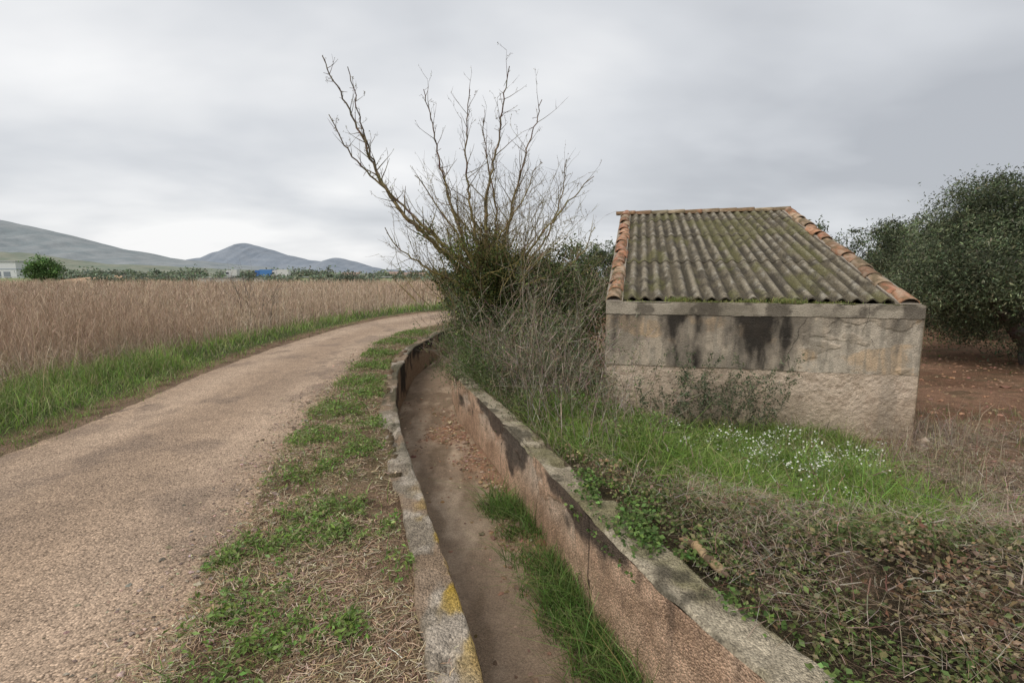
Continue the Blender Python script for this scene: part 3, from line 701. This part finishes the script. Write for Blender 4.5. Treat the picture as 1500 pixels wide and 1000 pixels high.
_,l=crown([(.2,10.0,.95,1.0,.8,.9),(1.0,10.1,1.35,.75,.9,.9),(.95,9.0,.85,.62,.7,.85),(-.45,10.2,.85,.68,.7,.72),(.25,8.7,.5,.55,.6,.65)],640,65,.055,.5,DK+[[.20,.17,.10]],.13); parts.append(l)
_,l=crown([(1.7,12.5,1.4,.7,1.2,1.1),(.3,12.5,1.1,1.3,1,1.0),(-.6,11.8,.8,.7,.9,.8)],240,60,.07,.5,DK+OL,.17); parts.append(l)
V,F,CC=merge(parts); build('evergreen_shrub',V,F,M_leaf,CC)
parts=[]
_,l=crown([(-.75,8.9,.30,.55,.65,.42),(-.45,7.9,.25,.4,.5,.4),(-.95,10.3,.35,.45,.8,.45),(-1.0,12,.5,.5,1.0,.55),(-.7,14.5,.6,.7,1.5,.7)],400,90,.045,.22,[[.09,.14,.045],[.12,.17,.06],[.17,.20,.085]],.12); parts.append(l)
_,l=crown([(.15,7.3,.25,.5,.6,.5),(.7,8.0,.4,.5,.7,.6),(1.0,7.0,.15,.3,.4,.5),(.35,6.2,-.05,.35,.4,.3)],300,60,.042,.28,OL+[[.12,.18,.06],[.24,.2,.12]],.13); parts.append(l)
V,F,CC=merge(parts); build('broom_bush',V,F,M_leaf,CC)
S=[]
for k in range(200):
    y0=rng.uniform(4.9,8.2); x0=chR(y0)+.3+rng.uniform(0,1.2)
    if x0>1.25 and y0>6.9: x0=rng.uniform(.7,1.25)
    d=unit(np.array([rng.normal(-.10,.3),rng.normal(-.1,.3),1.])); grow([x0,y0,float(G(x0,y0))-.02],d,rng.uniform(.45,.9)*(1+.5*(y0>5.8)),rng.uniform(.003,.008),1,S,up=.02,wob=.25,spawn=.45,maxl=3)
for k in range(70):
    y0=rng.uniform(7.5,14); x0=chR(y0)+rng.uniform(0,.7)
    d=unit(np.array([rng.normal(-.4,.4),rng.normal(-.3,.3),.8])); grow([x0,y0,.1],d,rng.uniform(.5,1.2),.006,1,S,up=.03,spawn=.45,maxl=3)
for k in range(36):
    x0=rng.uniform(.1,1.2); y0=rng.uniform(8.0,9.5)
    d=unit(np.array([rng.normal(.1,.35),rng.normal(-.2,.3),1.])); grow([x0,y0,.3],d,rng.uniform(.9,1.7),.008,1,S,up=.05,wob=.3,spawn=.45,maxl=3)
S=np.array(S); print('stems',len(S))
V,F,CC=tubes(S,vary(pick([[.34,.28,.22],[.25,.20,.155],[.42,.36,.29],[.19,.14,.11]],len(S)),len(S),.15),3)
build('dry_shrub_stems',V,F,M_bark,CC)
n=14000; i=rng.integers(0,len(S),n); P=S[i,3:6]+rng.normal(0,.02,(n,3)); 
l=leaves(P,rng.uniform(.015,.04,n),.35,vary(pick([[.15,.19,.08],[.26,.22,.13],[.11,.15,.06],[.17,.22,.09]],n),n)); build('dry_shrub_leaves',*l[:2],M_leaf,l[2])
parts=[]
x,y=scatter(30000,-1.3,1.5,4.6,12,lambda x,y:(x>chR(y)+.24)*(x<chR(y)+1.5)*(~inhut(x,y))*.8)
add_blades(parts,x,y,rng.gamma(4,.045,len(x)),.007,rng.uniform(.2,1.3,len(x)),GR+[[.36,.29,.2]]*2)
V,F,CC=merge(parts); build('undergrowth',V,F,M_grass,CC)
S=[]
for (x0,y0,h0,k0) in [(-9.8,19,1.9,5),(-9.2,18.6,1.5,4),(-8.6,18.0,1.2,3),(-10.4,19.5,1.3,3)]:
    for k in range(k0):
        d=unit(np.array([rng.normal(0,.18),rng.normal(0,.18),1.])); grow([x0+rng.normal(0,.1),y0,-.1],d,h0*rng.uniform(.8,1.25),.016,1,S,up=.05,wob=.2,spawn=.5,maxl=2)
S=np.array(S); V,F,CC=tubes(S,vary([.25,.21,.17],len(S),.15),3); build('field_sapling',V,F,M_bark,CC)

# bramble mound ------------------------------------------------
n=330000
x=rng.uniform(.2,7,n); y=rng.uniform(.6,5.6,n)
m=mound(x,y); k=(rng.random(n)<m*np.clip(1.25-.12*np.hypot(x,y),.3,1)); x,y=x[k],y[k]
hN=fbm(x*2.6,y*2.6,4,402); tn=fbm(x*5,y*5,4,401)
k=rng.random(len(x))<.30+.9*ss(.34,.55,tn); x,y,hN,tn=x[k],y[k],hN[k],tn[k]
z=G(x,y)+rng.uniform(0,1,len(x))**.8*(.02+.26*hN)
grn=ss(.46,.60,fbm(x*1.5,y*1.5,4,404)+.10*ss(1.9,1.1,x)+.07*ss(2.8,1.8,y))
c1=pick([[.32,.245,.15],[.25,.185,.11],[.36,.28,.175],[.27,.165,.10],[.23,.205,.10]],len(x)); c2=pick([[.13,.18,.055],[.17,.22,.075],[.10,.13,.045],[.24,.22,.11]],len(x))
C_=np.where((rng.random(len(x))<grn*.7+.16)[:,None],c2,c1)*np.exp(1.1*(tn-.5))[:,None]
near=np.hypot(x,y)
l=leaves(np.stack([x,y,z],1),rng.gamma(5,.0038,len(x))*(.9+.10*near),.65,vary(C_,len(x),.25),.3)
build('bramble_mound',*l[:2],M_leaf,l[2]); print('bramble',len(x))
n=80000; x=rng.uniform(.6,7,n); y=rng.uniform(.8,5.4,n); k=rng.random(n)<mound(x,y)*(.15+.9*ss(.38,.60,fbm(x*2,y*2,4,405))); x,y=x[k],y[k]
P=np.stack([x,y,G(x,y)+rng.uniform(.02,.26,len(x))],1); C_=vary(pick([[.38,.30,.22],[.29,.215,.15],[.45,.38,.29],[.22,.145,.10]],len(x)),len(x),.2)
a1=litter(P,rng.gamma(3,.028,len(x))+.025,.0021,C_)
S=[]
for k in range(800):
    x0=rng.uniform(.9,5); y0=rng.uniform(1.0,4.9)
    if mound(x0,y0)<.5: continue
    d=unit(np.array([rng.normal(0,1),rng.normal(0,1),.7])); grow([x0,y0,float(G(x0,y0))+.08+.1*rng.random()],d,rng.uniform(.12,.45),rng.uniform(.0012,.0026),1,S,up=-.12,wob=.9,spawn=.45,maxl=2)
S=np.array(S); V,F,CC=merge([a1,tubes(S,vary(pick([[.36,.30,.23],[.27,.2,.14],[.44,.38,.31],[.2,.11,.08]],len(S)),len(S),.15),3)]); build('bramble_stems',V,F,M_bark,CC)
parts=[]
for (y0,y1,w_,n_) in [(2.75,3.9,.30,1900),(3.6,4.2,.14,500),(1.6,2.5,.1,300)]:
    y=rng.uniform(y0,y1,n_); d=rng.normal(.27,w_*.45,n_); d=np.clip(d,-.03,.6)
    k=fbm(y*5,d*8,3,410)>.42; y,d=y[k],d[k]; x=chR(y)+d
    P=np.stack([x,y,np.maximum(G(x,y),.03)+rng.uniform(.01,.06,len(x))-.12*(d<0)],1)
    parts.append(leaves(P,rng.uniform(.02,.042,len(x)),.75,vary(pick([[.12,.19,.05],[.17,.25,.07],[.08,.13,.035]],len(x)),len(x)),.6))
V,F,CC=merge(parts); build('creeping_ivy',V,F,M_leaf,CC)
S=[]; lz=float(G(1.14,2.85))
pts=np.array([[1.07,3.08,lz+.09],[1.11,2.95,lz+.12],[1.15,2.8,lz+.12],[1.20,2.64,lz+.10]])
q=np.linspace(0,1,9); Q=np.stack([np.interp(q,np.linspace(0,1,4),pts[:,j]) for j in range(3)],1); Q[1:-1]+=rng.normal(0,.006,(7,3)); rr=[.008,.02,.026,.030,.027,.031,.028,.026,.010]
for i in range(8): S.append([*Q[i],*Q[i+1],rr[i],rr[i+1]])
S.append([*Q[2],Q[2][0]-.05,Q[2][1]+.03,Q[2][2]+.04,.010,.004])
V,F,CC=tubes(S,np.array([[.36,.24,.14]]*2+[[.16,.11,.07],[.42,.29,.16],[.46,.33,.19],[.16,.11,.07],[.36,.26,.15],[.2,.14,.1],[.2,.15,.1]]),10); build('broken_log',V,F,M_bark,CC,True)
parts=[]
n=620; cx=rng.normal(2.8,.36,90); cy=rng.normal(4.85,.30,90); i=rng.integers(0,90,n); x=cx[i]+rng.normal(0,.04,n); y=cy[i]+rng.normal(0,.04,n)
sh=rng.uniform(.30,.56,90)
z=G(x,y)+sh[i]+rng.uniform(-.06,.03,n)
parts.append(leaves(np.stack([x,y,z],1),rng.uniform(.014,.026,n),.9,vary([.78,.78,.68],n,.08,.02),.5))
P=np.stack([cx,cy,G(cx,cy)],1); C_=vary([.2,.28,.09],90); parts.append(blades(P,sh,.006,.1,C_))
n=3000; i=rng.integers(0,90,n); P=np.stack([cx[i]+rng.normal(0,.07,n),cy[i]+rng.normal(0,.07,n),0*cx[i]],1); P[:,2]=G(P[:,0],P[:,1])+rng.uniform(.05,.9,n)*sh[i]
parts.append(leaves(P,rng.uniform(.015,.035,n),.3,vary([.23,.32,.12],n)))
V,F,CC=merge(parts); build('white_flowers',V,F,M_leaf,CC)
parts=[]
for cx,cy,r,h_,nl,cols in [(1.75,6.1,.4,.38,2400,GR),(1.35,5.4,.35,.28,2000,GR),(3.9,3.6,.25,.12,900,GR),(2.3,5.9,.35,.32,1200,GR),(1.0,6.2,.35,.4,1500,GR[:4])]:
    n=nl; P=np.stack([rng.normal(cx,r*.5,n),rng.normal(cy,r*.5,n),np.zeros(n)],1); P[:,2]=G(P[:,0],P[:,1])+rng.uniform(.05,1,n)*h_
    parts.append(leaves(P,rng.uniform(.02,.05,n),.5,vary(pick(cols,n),n)))
V,F,CC=merge(parts); build('leafy_weeds',V,F,M_leaf,CC)
S=[]
for k in range(40):
    uu=rng.uniform(.7,2.1); b=hw(uu,-.25-rng.random()*.25,-.4); d=unit(np.array([rng.normal(.15,.5),rng.normal(-.1,.2),1.])); grow(b,d,rng.uniform(.5,1.05),.005,1,S,spawn=.45,maxl=2)
S=np.array(S); V1=tubes(S,vary([.24,.2,.15],len(S)),3)
n=5200; i=rng.integers(0,len(S),n); P=S[i,3:6]+rng.normal(0,.02,(n,3)); V,F,CC=merge([V1,leaves(P,rng.uniform(.03,.055,n),.3,vary(pick(OL,n),n))])
build('olive_sucker_shrub',V,F,M_leaf,CC)
parts=[]
for u0,w_,n_,h_ in [(1.02,.09,300,.09),(1.95,.09,260,.07),(2.4,.12,360,.09),(1.5,.3,260,.045),(2.8,.25,200,.045),(.4,.15,100,.03)]:
    u_=rng.normal(u0,w_,n_); v_=rng.uniform(.05,.26,n_); P=hw(u_,v_,np.full(n_,zt-.01)); C_=vary(pick([[.26,.30,.09],[.34,.33,.14],[.19,.22,.07]],n_),n_)
    parts.append(blades(P,rng.uniform(.3,1.3,n_)*h_,.008,rng.uniform(.2,1.2,n_),C_))
V,F,CC=merge(parts); build('parapet_weeds',V,F,M_grass,CC,parent=hut)
P=np.array([[5.25,6.3,-.42],[5.4,6.2,-.44],[5.1,6.15,-.42],[5.5,6.4,-.45],[6.0,5.6,-.44]]); V,F,CC=rocks(P,np.array([.11,.08,.07,.06,.05]),vary([.40,.33,.24],5,.1)); build('corner_stones',V,F,M_stone,CC,True)
n=4500; x=rng.uniform(4.0,14,n);y=rng.uniform(3,14,n);k=~inhut(x,y); x,y=x[k],y[k]
V,F,CC=rocks(np.stack([x,y,G(x,y)],1),rng.gamma(2,.007,len(x))+.003,vary([.36,.22,.145],len(x),.2)); build('soil_clods',V,F,M_stone,CC)

# ---------------------------------------------------------------- olive trees
def olive(x,y,top,R,seed,nl,size,low=.0):
    e=empty('olive_tree'); z0=float(G(x,y)); S=[]
    k=3
    for a in range(k):
        an=a*2.1+seed; o=np.array([math.cos(an),math.sin(an),0])
        limb([[x,y,z0-.1],[x+o[0]*.12,y+o[1]*.12,z0+.5],[x+o[0]*R*.3,y+o[1]*R*.3,z0+1.4],[x+o[0]*R*.5,y+o[1]*R*.5,(z0+top)*.62]],.20,.05,S,sp=.25,k=1.0,maxl=2,l0=.5)
    S=np.array(S); V,F,CC=tubes(S,vary([.13,.11,.09],len(S),.15),7); build('trunk',V,F,M_bark,CC,True,e)
    H=top-z0; zc=z0+H*(.55-low); lob=[(x,y,zc,R*.72,R*.72,H*.40)]
    r2=np.random.default_rng(seed)
    for a in range(13):
        an=a*2*np.pi/13+r2.uniform(-.3,.3); q=r2.uniform(.5,.75); zz=zc+H*r2.uniform(-.34,.26); s=r2.uniform(.26,.42)
        lob.append((x+math.cos(an)*R*q,y+math.sin(an)*R*q,zz,R*s,R*s,H*s*.6))
    for a in range(5): lob.append((x+r2.normal(0,R*.3),y+r2.normal(0,R*.3),zc+H*(.30+low*.7),R*.3,R*.3,H*.17))
    cen,l=crown(lob,nl,75,size,.3,OL,.15*R/2.5,.3,.42)
    build('foliage',*l[:2],M_leaf,l[2],parent=e)
olive(12.6,12.3,4.15,3.1,1,1850,.085,low=.07)
olive(16.6,22,4.1,2.9,2,480,.14,.03)
olive(13.6,25,3.9,2.5,3,330,.16,.03)
olive(21.0,24,4.5,2.9,4,280,.16,.03)
olive(17.6,17.0,4.3,2.9,5,600,.115,.03)
olive(11.5,32,3.7,2.5,6,240,.19,.03)
olive(18.0,33,4.0,2.6,7,180,.2)
olive(24,32,4.2,2.8,8,180,.2)
olive(4.5,24,3.1,2.2,9,240,.14)
olive(1.2,26,2.9,2.2,10,200,.14)
olive(-1.8,24.5,1.9,1.7,12,200,.12)

# ---------------------------------------------------------------- far background
def treeline(name,items,cols,size,nl=40):
    parts=[]
    for (x,y,w,h) in items:
        z0=-.1
        lob=[(x+rng.normal(0,w*.25),y+rng.normal(0,w*.25),z0+h*rng.uniform(.3,.65),w*.33,w*.33,h*.33) for _ in range(4)]
        _,l=crown(lob,10,nl,size*max(.7,y/180),.7,np.array(cols)*rng.uniform(.7,1.25),.12*w,.3,.2); parts.append(l)
    V,F,CC=merge(parts); return build(name,V,F,M_leaf,CC)
FG=[[.20,.24,.17],[.24,.27,.19],[.17,.21,.15]]  # pale grey-greens with distance haze painted into them
it=[]
for k in range(120):
    y=rng.uniform(120,250); x=-y*rng.uniform(.12,1.05)
    if x<-.88*y: continue
    it.append((x,y,rng.uniform(2.5,7),rng.uniform(1.2,2.8)))
for k in range(120):
    y=rng.uniform(280,420); x=-y*rng.uniform(.1,1.1); it.append((x,y,rng.uniform(8,16),rng.uniform(2.5,6.5)))
treeline('distant_trees',it,FG,.8,26)
e=empty('roadside_tree')
lob=[(-109,120,2.6,3,3,2),(-106.5,120,3.4,2.2,2,1.9),(-111,121,3,2.2,2,1.7),(-108.5,119,4.4,1.9,2,1.3)]
_,l=crown(lob,120,50,.4,.7,[[.09,.16,.05],[.12,.20,.07]],.5,.3,.3); build('foliage',*l[:2],M_leaf,l[2],parent=e)
V,F,CC=tubes([[-109,120,-.2,-109,120,2,.25,.18],[-109,120,1.8,-107,120,3.5,.15,.08]],[.1,.08,.06],7); build('trunk',V,F,M_bark,CC,parent=e)
def box(x0,x1,y0,y1,z0,z1,c):
    v=np.array([[x,y,z] for x in (x0,x1) for y in (y0,y1) for z in (z0,z1)],float)
    f=np.array([[0,1,3,2],[4,6,7,5],[0,4,5,1],[2,3,7,6],[0,2,6,4],[1,5,7,3]]); return v,f,np.asarray(c,float)
pr=np.array([(-10,-.4),(-4,.9),(4,.9),(10,-.4)]); xs=np.linspace(-400,20,80)
P=np.stack([np.stack([xs,230+a+0*xs,b+.15*np.sin(xs*.05)*(b>0)],1) for a,b in pr],0)
cc=np.ones(P.shape)*np.array([.24,.27,.14]); 
V,F,CC=grid(P,cc); build('highway_bank',V,F,M_ground,CC)
parts=[box(-400,20,226.4,226.6,1.35,1.65,[.5,.5,.5])]+[box(x,x+.2,226.6,226.75,.7,1.6,[.4,.4,.4]) for x in np.arange(-400,20,6)]
V,F,CC=merge(parts); build('guard_rail',V,F,M_paint,CC)
def truck(x,cab,boxc,L_):
    e=empty('truck'); y=229; z=.95
    parts=[box(x,x+L_,y,y+2.5,z+1.0,z+3.8,boxc),box(x-2.4,x-.2,y+.1,y+2.4,z+.6,z+3.1,cab),box(x-2.0,x-.2,y+.2,y+2.3,z+3.1,z+3.5,cab),box(x-2.42,x-1.2,y+.05,y+2.45,z+1.8,z+2.6,[.04,.05,.06]),box(x-2.2,x+L_,y+.4,y+2.1,z+.6,z+.95,[.05,.05,.05])]
    for wx in (x-1.4,x+1,x+L_-2.4,x+L_-1.2):
        S=[[wx,y-.02,z+.5,wx,y+2.5,z+.5,.5,.5]]; parts.append(tubes(S,[.02,.02,.02],12))
    V,F,CC=merge(parts); build('body',V,F,M_paint,CC,parent=e)
truck(-112,[.06,.16,.42],[.08,.22,.5],5.5); truck(-104.2,[.6,.6,.6],[.65,.65,.63],5); truck(-124.5,[.6,.6,.6],[.6,.6,.58],2.5)
parts=[box(-262,-236,246,262,-.2,8.6,[.68,.69,.70]),box(-262.4,-235.6,245.6,262.4,8.6,9.1,[.42,.43,.45]),box(-262.2,-235.8,245.9,262.1,5.0,5.5,[.38,.42,.48])]
for x in np.arange(-260,-238,4.5): parts.append(box(x,x+3,245.8,246.1,-.2,4.0,[.25,.28,.32]))
V,F,CC=merge(parts); build('warehouse',V,F,M_paint,CC)
def house(x,y,w_,d_,h_,wc):
    e=empty('farmhouse')
    parts=[box(x,x+w_,y,y+d_,-.2,h_,wc)]+[box(x+a*w_,x+a*w_+w_*.1,y-.05,y+.1,h_*.35,h_*.7,[.06,.06,.07]) for a in (.15,.45,.75)]
    V,F,CC=merge(parts); build('house_walls',V,F,M_paint,CC,parent=e)
    v=np.array([[x-.4,y-.4,h_],[x+w_+.4,y-.4,h_],[x+w_+.4,y+d_+.4,h_],[x-.4,y+d_+.4,h_],[x-.4,y+d_/2,h_+d_*.22],[x+w_+.4,y+d_/2,h_+d_*.22]])
    build('house_roof',v,[np.array([[0,1,5,4],[2,3,4,5]]),np.array([[0,4,3],[1,2,5]])],M_tile,np.tile([.34,.25,.20],(6,1)),parent=e)
house(-96,290,9,7,2.6,[.68,.66,.62]); house(-74,300,7,7,3.0,[.62,.55,.46]); house(-60,285,12,7,2.4,[.7,.7,.7])
parts=[]
for x,w_ in [(-84,3),(-79.5,4),(-74.5,2.5),(-69,5)]: parts+= [box(x,x+w_,138,140,-.2,1.15,[.55,.54,.5]),box(x-.15,x+w_+.15,137.8,140.2,1.15,1.3,[.4,.38,.36])]
V,F,CC=merge(parts); build('white_pallet_stacks',V,F,M_paint,CC)
xs=np.linspace(-132,-100,60); vs=np.linspace(-1,1,14); Xg,Vg=np.meshgrid(xs,vs,indexing='ij'); t_=np.clip((Xg+132)/32,0,1)
Zg=-.2+2.1*np.sin(t_*np.pi).clip(0,1)**.7*(1-Vg**2)*(.7+.5*fbm(Xg*.2,Vg*2,3,501)); V,F,CC=grid(np.stack([Xg,150+Vg*9,Zg],-1),np.array([.50,.34,.22])); build('earth_bank',V,F,M_ground,CC,True)
def hill(name,prof,D0,dep,c0,c1,seed,rough):  # aerial haze is painted into the hill colours, no volume
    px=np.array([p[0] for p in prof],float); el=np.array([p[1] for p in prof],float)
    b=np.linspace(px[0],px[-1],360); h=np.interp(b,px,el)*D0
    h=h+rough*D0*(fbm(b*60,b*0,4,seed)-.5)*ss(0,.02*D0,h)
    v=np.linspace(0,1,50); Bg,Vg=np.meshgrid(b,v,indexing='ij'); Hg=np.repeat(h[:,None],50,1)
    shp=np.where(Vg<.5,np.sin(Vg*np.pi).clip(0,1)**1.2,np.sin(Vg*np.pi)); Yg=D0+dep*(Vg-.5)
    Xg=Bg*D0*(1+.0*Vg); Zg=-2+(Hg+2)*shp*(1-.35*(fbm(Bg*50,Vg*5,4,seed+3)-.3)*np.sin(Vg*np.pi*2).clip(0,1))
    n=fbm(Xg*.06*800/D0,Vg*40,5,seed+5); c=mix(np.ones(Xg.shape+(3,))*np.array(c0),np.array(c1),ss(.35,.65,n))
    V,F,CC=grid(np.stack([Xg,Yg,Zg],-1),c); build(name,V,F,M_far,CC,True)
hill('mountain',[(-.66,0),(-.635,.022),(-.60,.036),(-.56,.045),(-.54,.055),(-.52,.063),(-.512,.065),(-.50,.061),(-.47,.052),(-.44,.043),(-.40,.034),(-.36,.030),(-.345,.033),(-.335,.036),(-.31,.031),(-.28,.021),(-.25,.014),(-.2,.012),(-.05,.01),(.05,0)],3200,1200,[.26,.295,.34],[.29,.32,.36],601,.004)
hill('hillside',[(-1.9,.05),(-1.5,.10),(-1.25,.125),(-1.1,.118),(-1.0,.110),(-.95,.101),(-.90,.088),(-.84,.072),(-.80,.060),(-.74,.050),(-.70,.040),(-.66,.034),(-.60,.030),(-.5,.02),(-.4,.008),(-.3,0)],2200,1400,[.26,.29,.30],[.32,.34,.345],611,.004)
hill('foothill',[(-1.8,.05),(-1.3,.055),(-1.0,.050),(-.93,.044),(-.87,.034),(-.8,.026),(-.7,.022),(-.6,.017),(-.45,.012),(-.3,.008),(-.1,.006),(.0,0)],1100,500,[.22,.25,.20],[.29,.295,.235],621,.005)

# ---------------------------------------------------------------- world, sun, camera
w=bpy.data.worlds.new('World'); scene.world=w; w.use_nodes=True; t=w.node_tree; t.nodes.clear(); L_=t.links.new
out=t.nodes.new('ShaderNodeOutputWorld')
el,azm=math.radians(52),math.radians(-135)
sky=N_(t,'ShaderNodeTexSky',sky_type='NISHITA'); sky.sun_disc=False; sky.sun_elevation=el; sky.sun_rotation=azm; sky.dust_density=3
bg1=N_(t,'ShaderNodeBackground',Strength=.12); L_(sky.outputs[0],bg1.inputs[0])
tc=N_(t,'ShaderNodeTexCoord'); sx=N_(t,'ShaderNodeSeparateXYZ'); L_(tc.outputs['Generated'],sx.inputs[0])
def M(op,a,b=None,clamp=False):
    m=N_(t,'ShaderNodeMath',operation=op); m.use_clamp=clamp
    for i,q in enumerate((a,b)):
        if q is None: continue
        if isinstance(q,(int,float)): m.inputs[i].default_value=q
        else: L_(q,m.inputs[i])
    return m.outputs[0]
zz=M('ADD',M('MAXIMUM',sx.outputs[2],0.0),.22)
cx=M('DIVIDE',sx.outputs[0],zz); cy=M('DIVIDE',sx.outputs[1],zz)
cmb=N_(t,'ShaderNodeCombineXYZ'); L_(M('MULTIPLY',cx,.7),cmb.inputs[0]); L_(M('MULTIPLY',cy,1.0),cmb.inputs[1])
n1=N_(t,'ShaderNodeTexNoise',Scale=.8,Detail=5.0,Roughness=.45,Distortion=.3); L_(cmb.outputs[0],n1.inputs['Vector'])
n2=N_(t,'ShaderNodeTexNoise',Scale=2.2,Detail=4.0,Roughness=.45,Distortion=.2); L_(cmb.outputs[0],n2.inputs['Vector'])
v=M('ADD',M('MULTIPLY',n1.outputs['Fac'],.8),M('MULTIPLY',n2.outputs['Fac'],.2))
v=M('ADD',v,M('MULTIPLY',sx.outputs[0],-.14))
v=M('ADD',v,M('MULTIPLY',sx.outputs[2],-.05))
r=N_(t,'ShaderNodeValToRGB'); L_(v,r.inputs[0]); e=r.color_ramp.elements
e[0].position=.33; e[0].color=(.50,.52,.555,1); e[1].position=.64; e[1].color=(1.0,1.0,1.0,1); q=e.new(.48); q.color=(.72,.74,.77,1)
bg2=N_(t,'ShaderNodeBackground',Strength=1.0); L_(r.outputs[0],bg2.inputs[0])
ms=N_(t,'ShaderNodeMixShader'); ms.inputs[0].default_value=.93; L_(bg1.outputs[0],ms.inputs[1]); L_(bg2.outputs[0],ms.inputs[2]); L_(ms.outputs[0],out.inputs[0])
sd=bpy.data.lights.new('sun','SUN'); sd.energy=1.5; sd.angle=math.radians(25); sd.color=(1,.95,.87)
so=bpy.data.objects.new('sun',sd); scene.collection.objects.link(so)
Sv=Vector((math.sin(azm)*math.cos(el),math.cos(azm)*math.cos(el),math.sin(el))); so.rotation_euler=Sv.to_track_quat('Z','Y').to_euler()
cam=bpy.data.cameras.new('camera'); co=bpy.data.objects.new('camera',cam); scene.collection.objects.link(co)
cam.lens=18; cam.sensor_width=36; cam.clip_start=.05; cam.clip_end=20000
co.location=(0,0,1.7); co.rotation_euler=(math.radians(90-7.22),0,0); scene.camera=co
scene.view_settings.view_transform='Standard'; scene.view_settings.look='None'; scene.view_settings.exposure=0
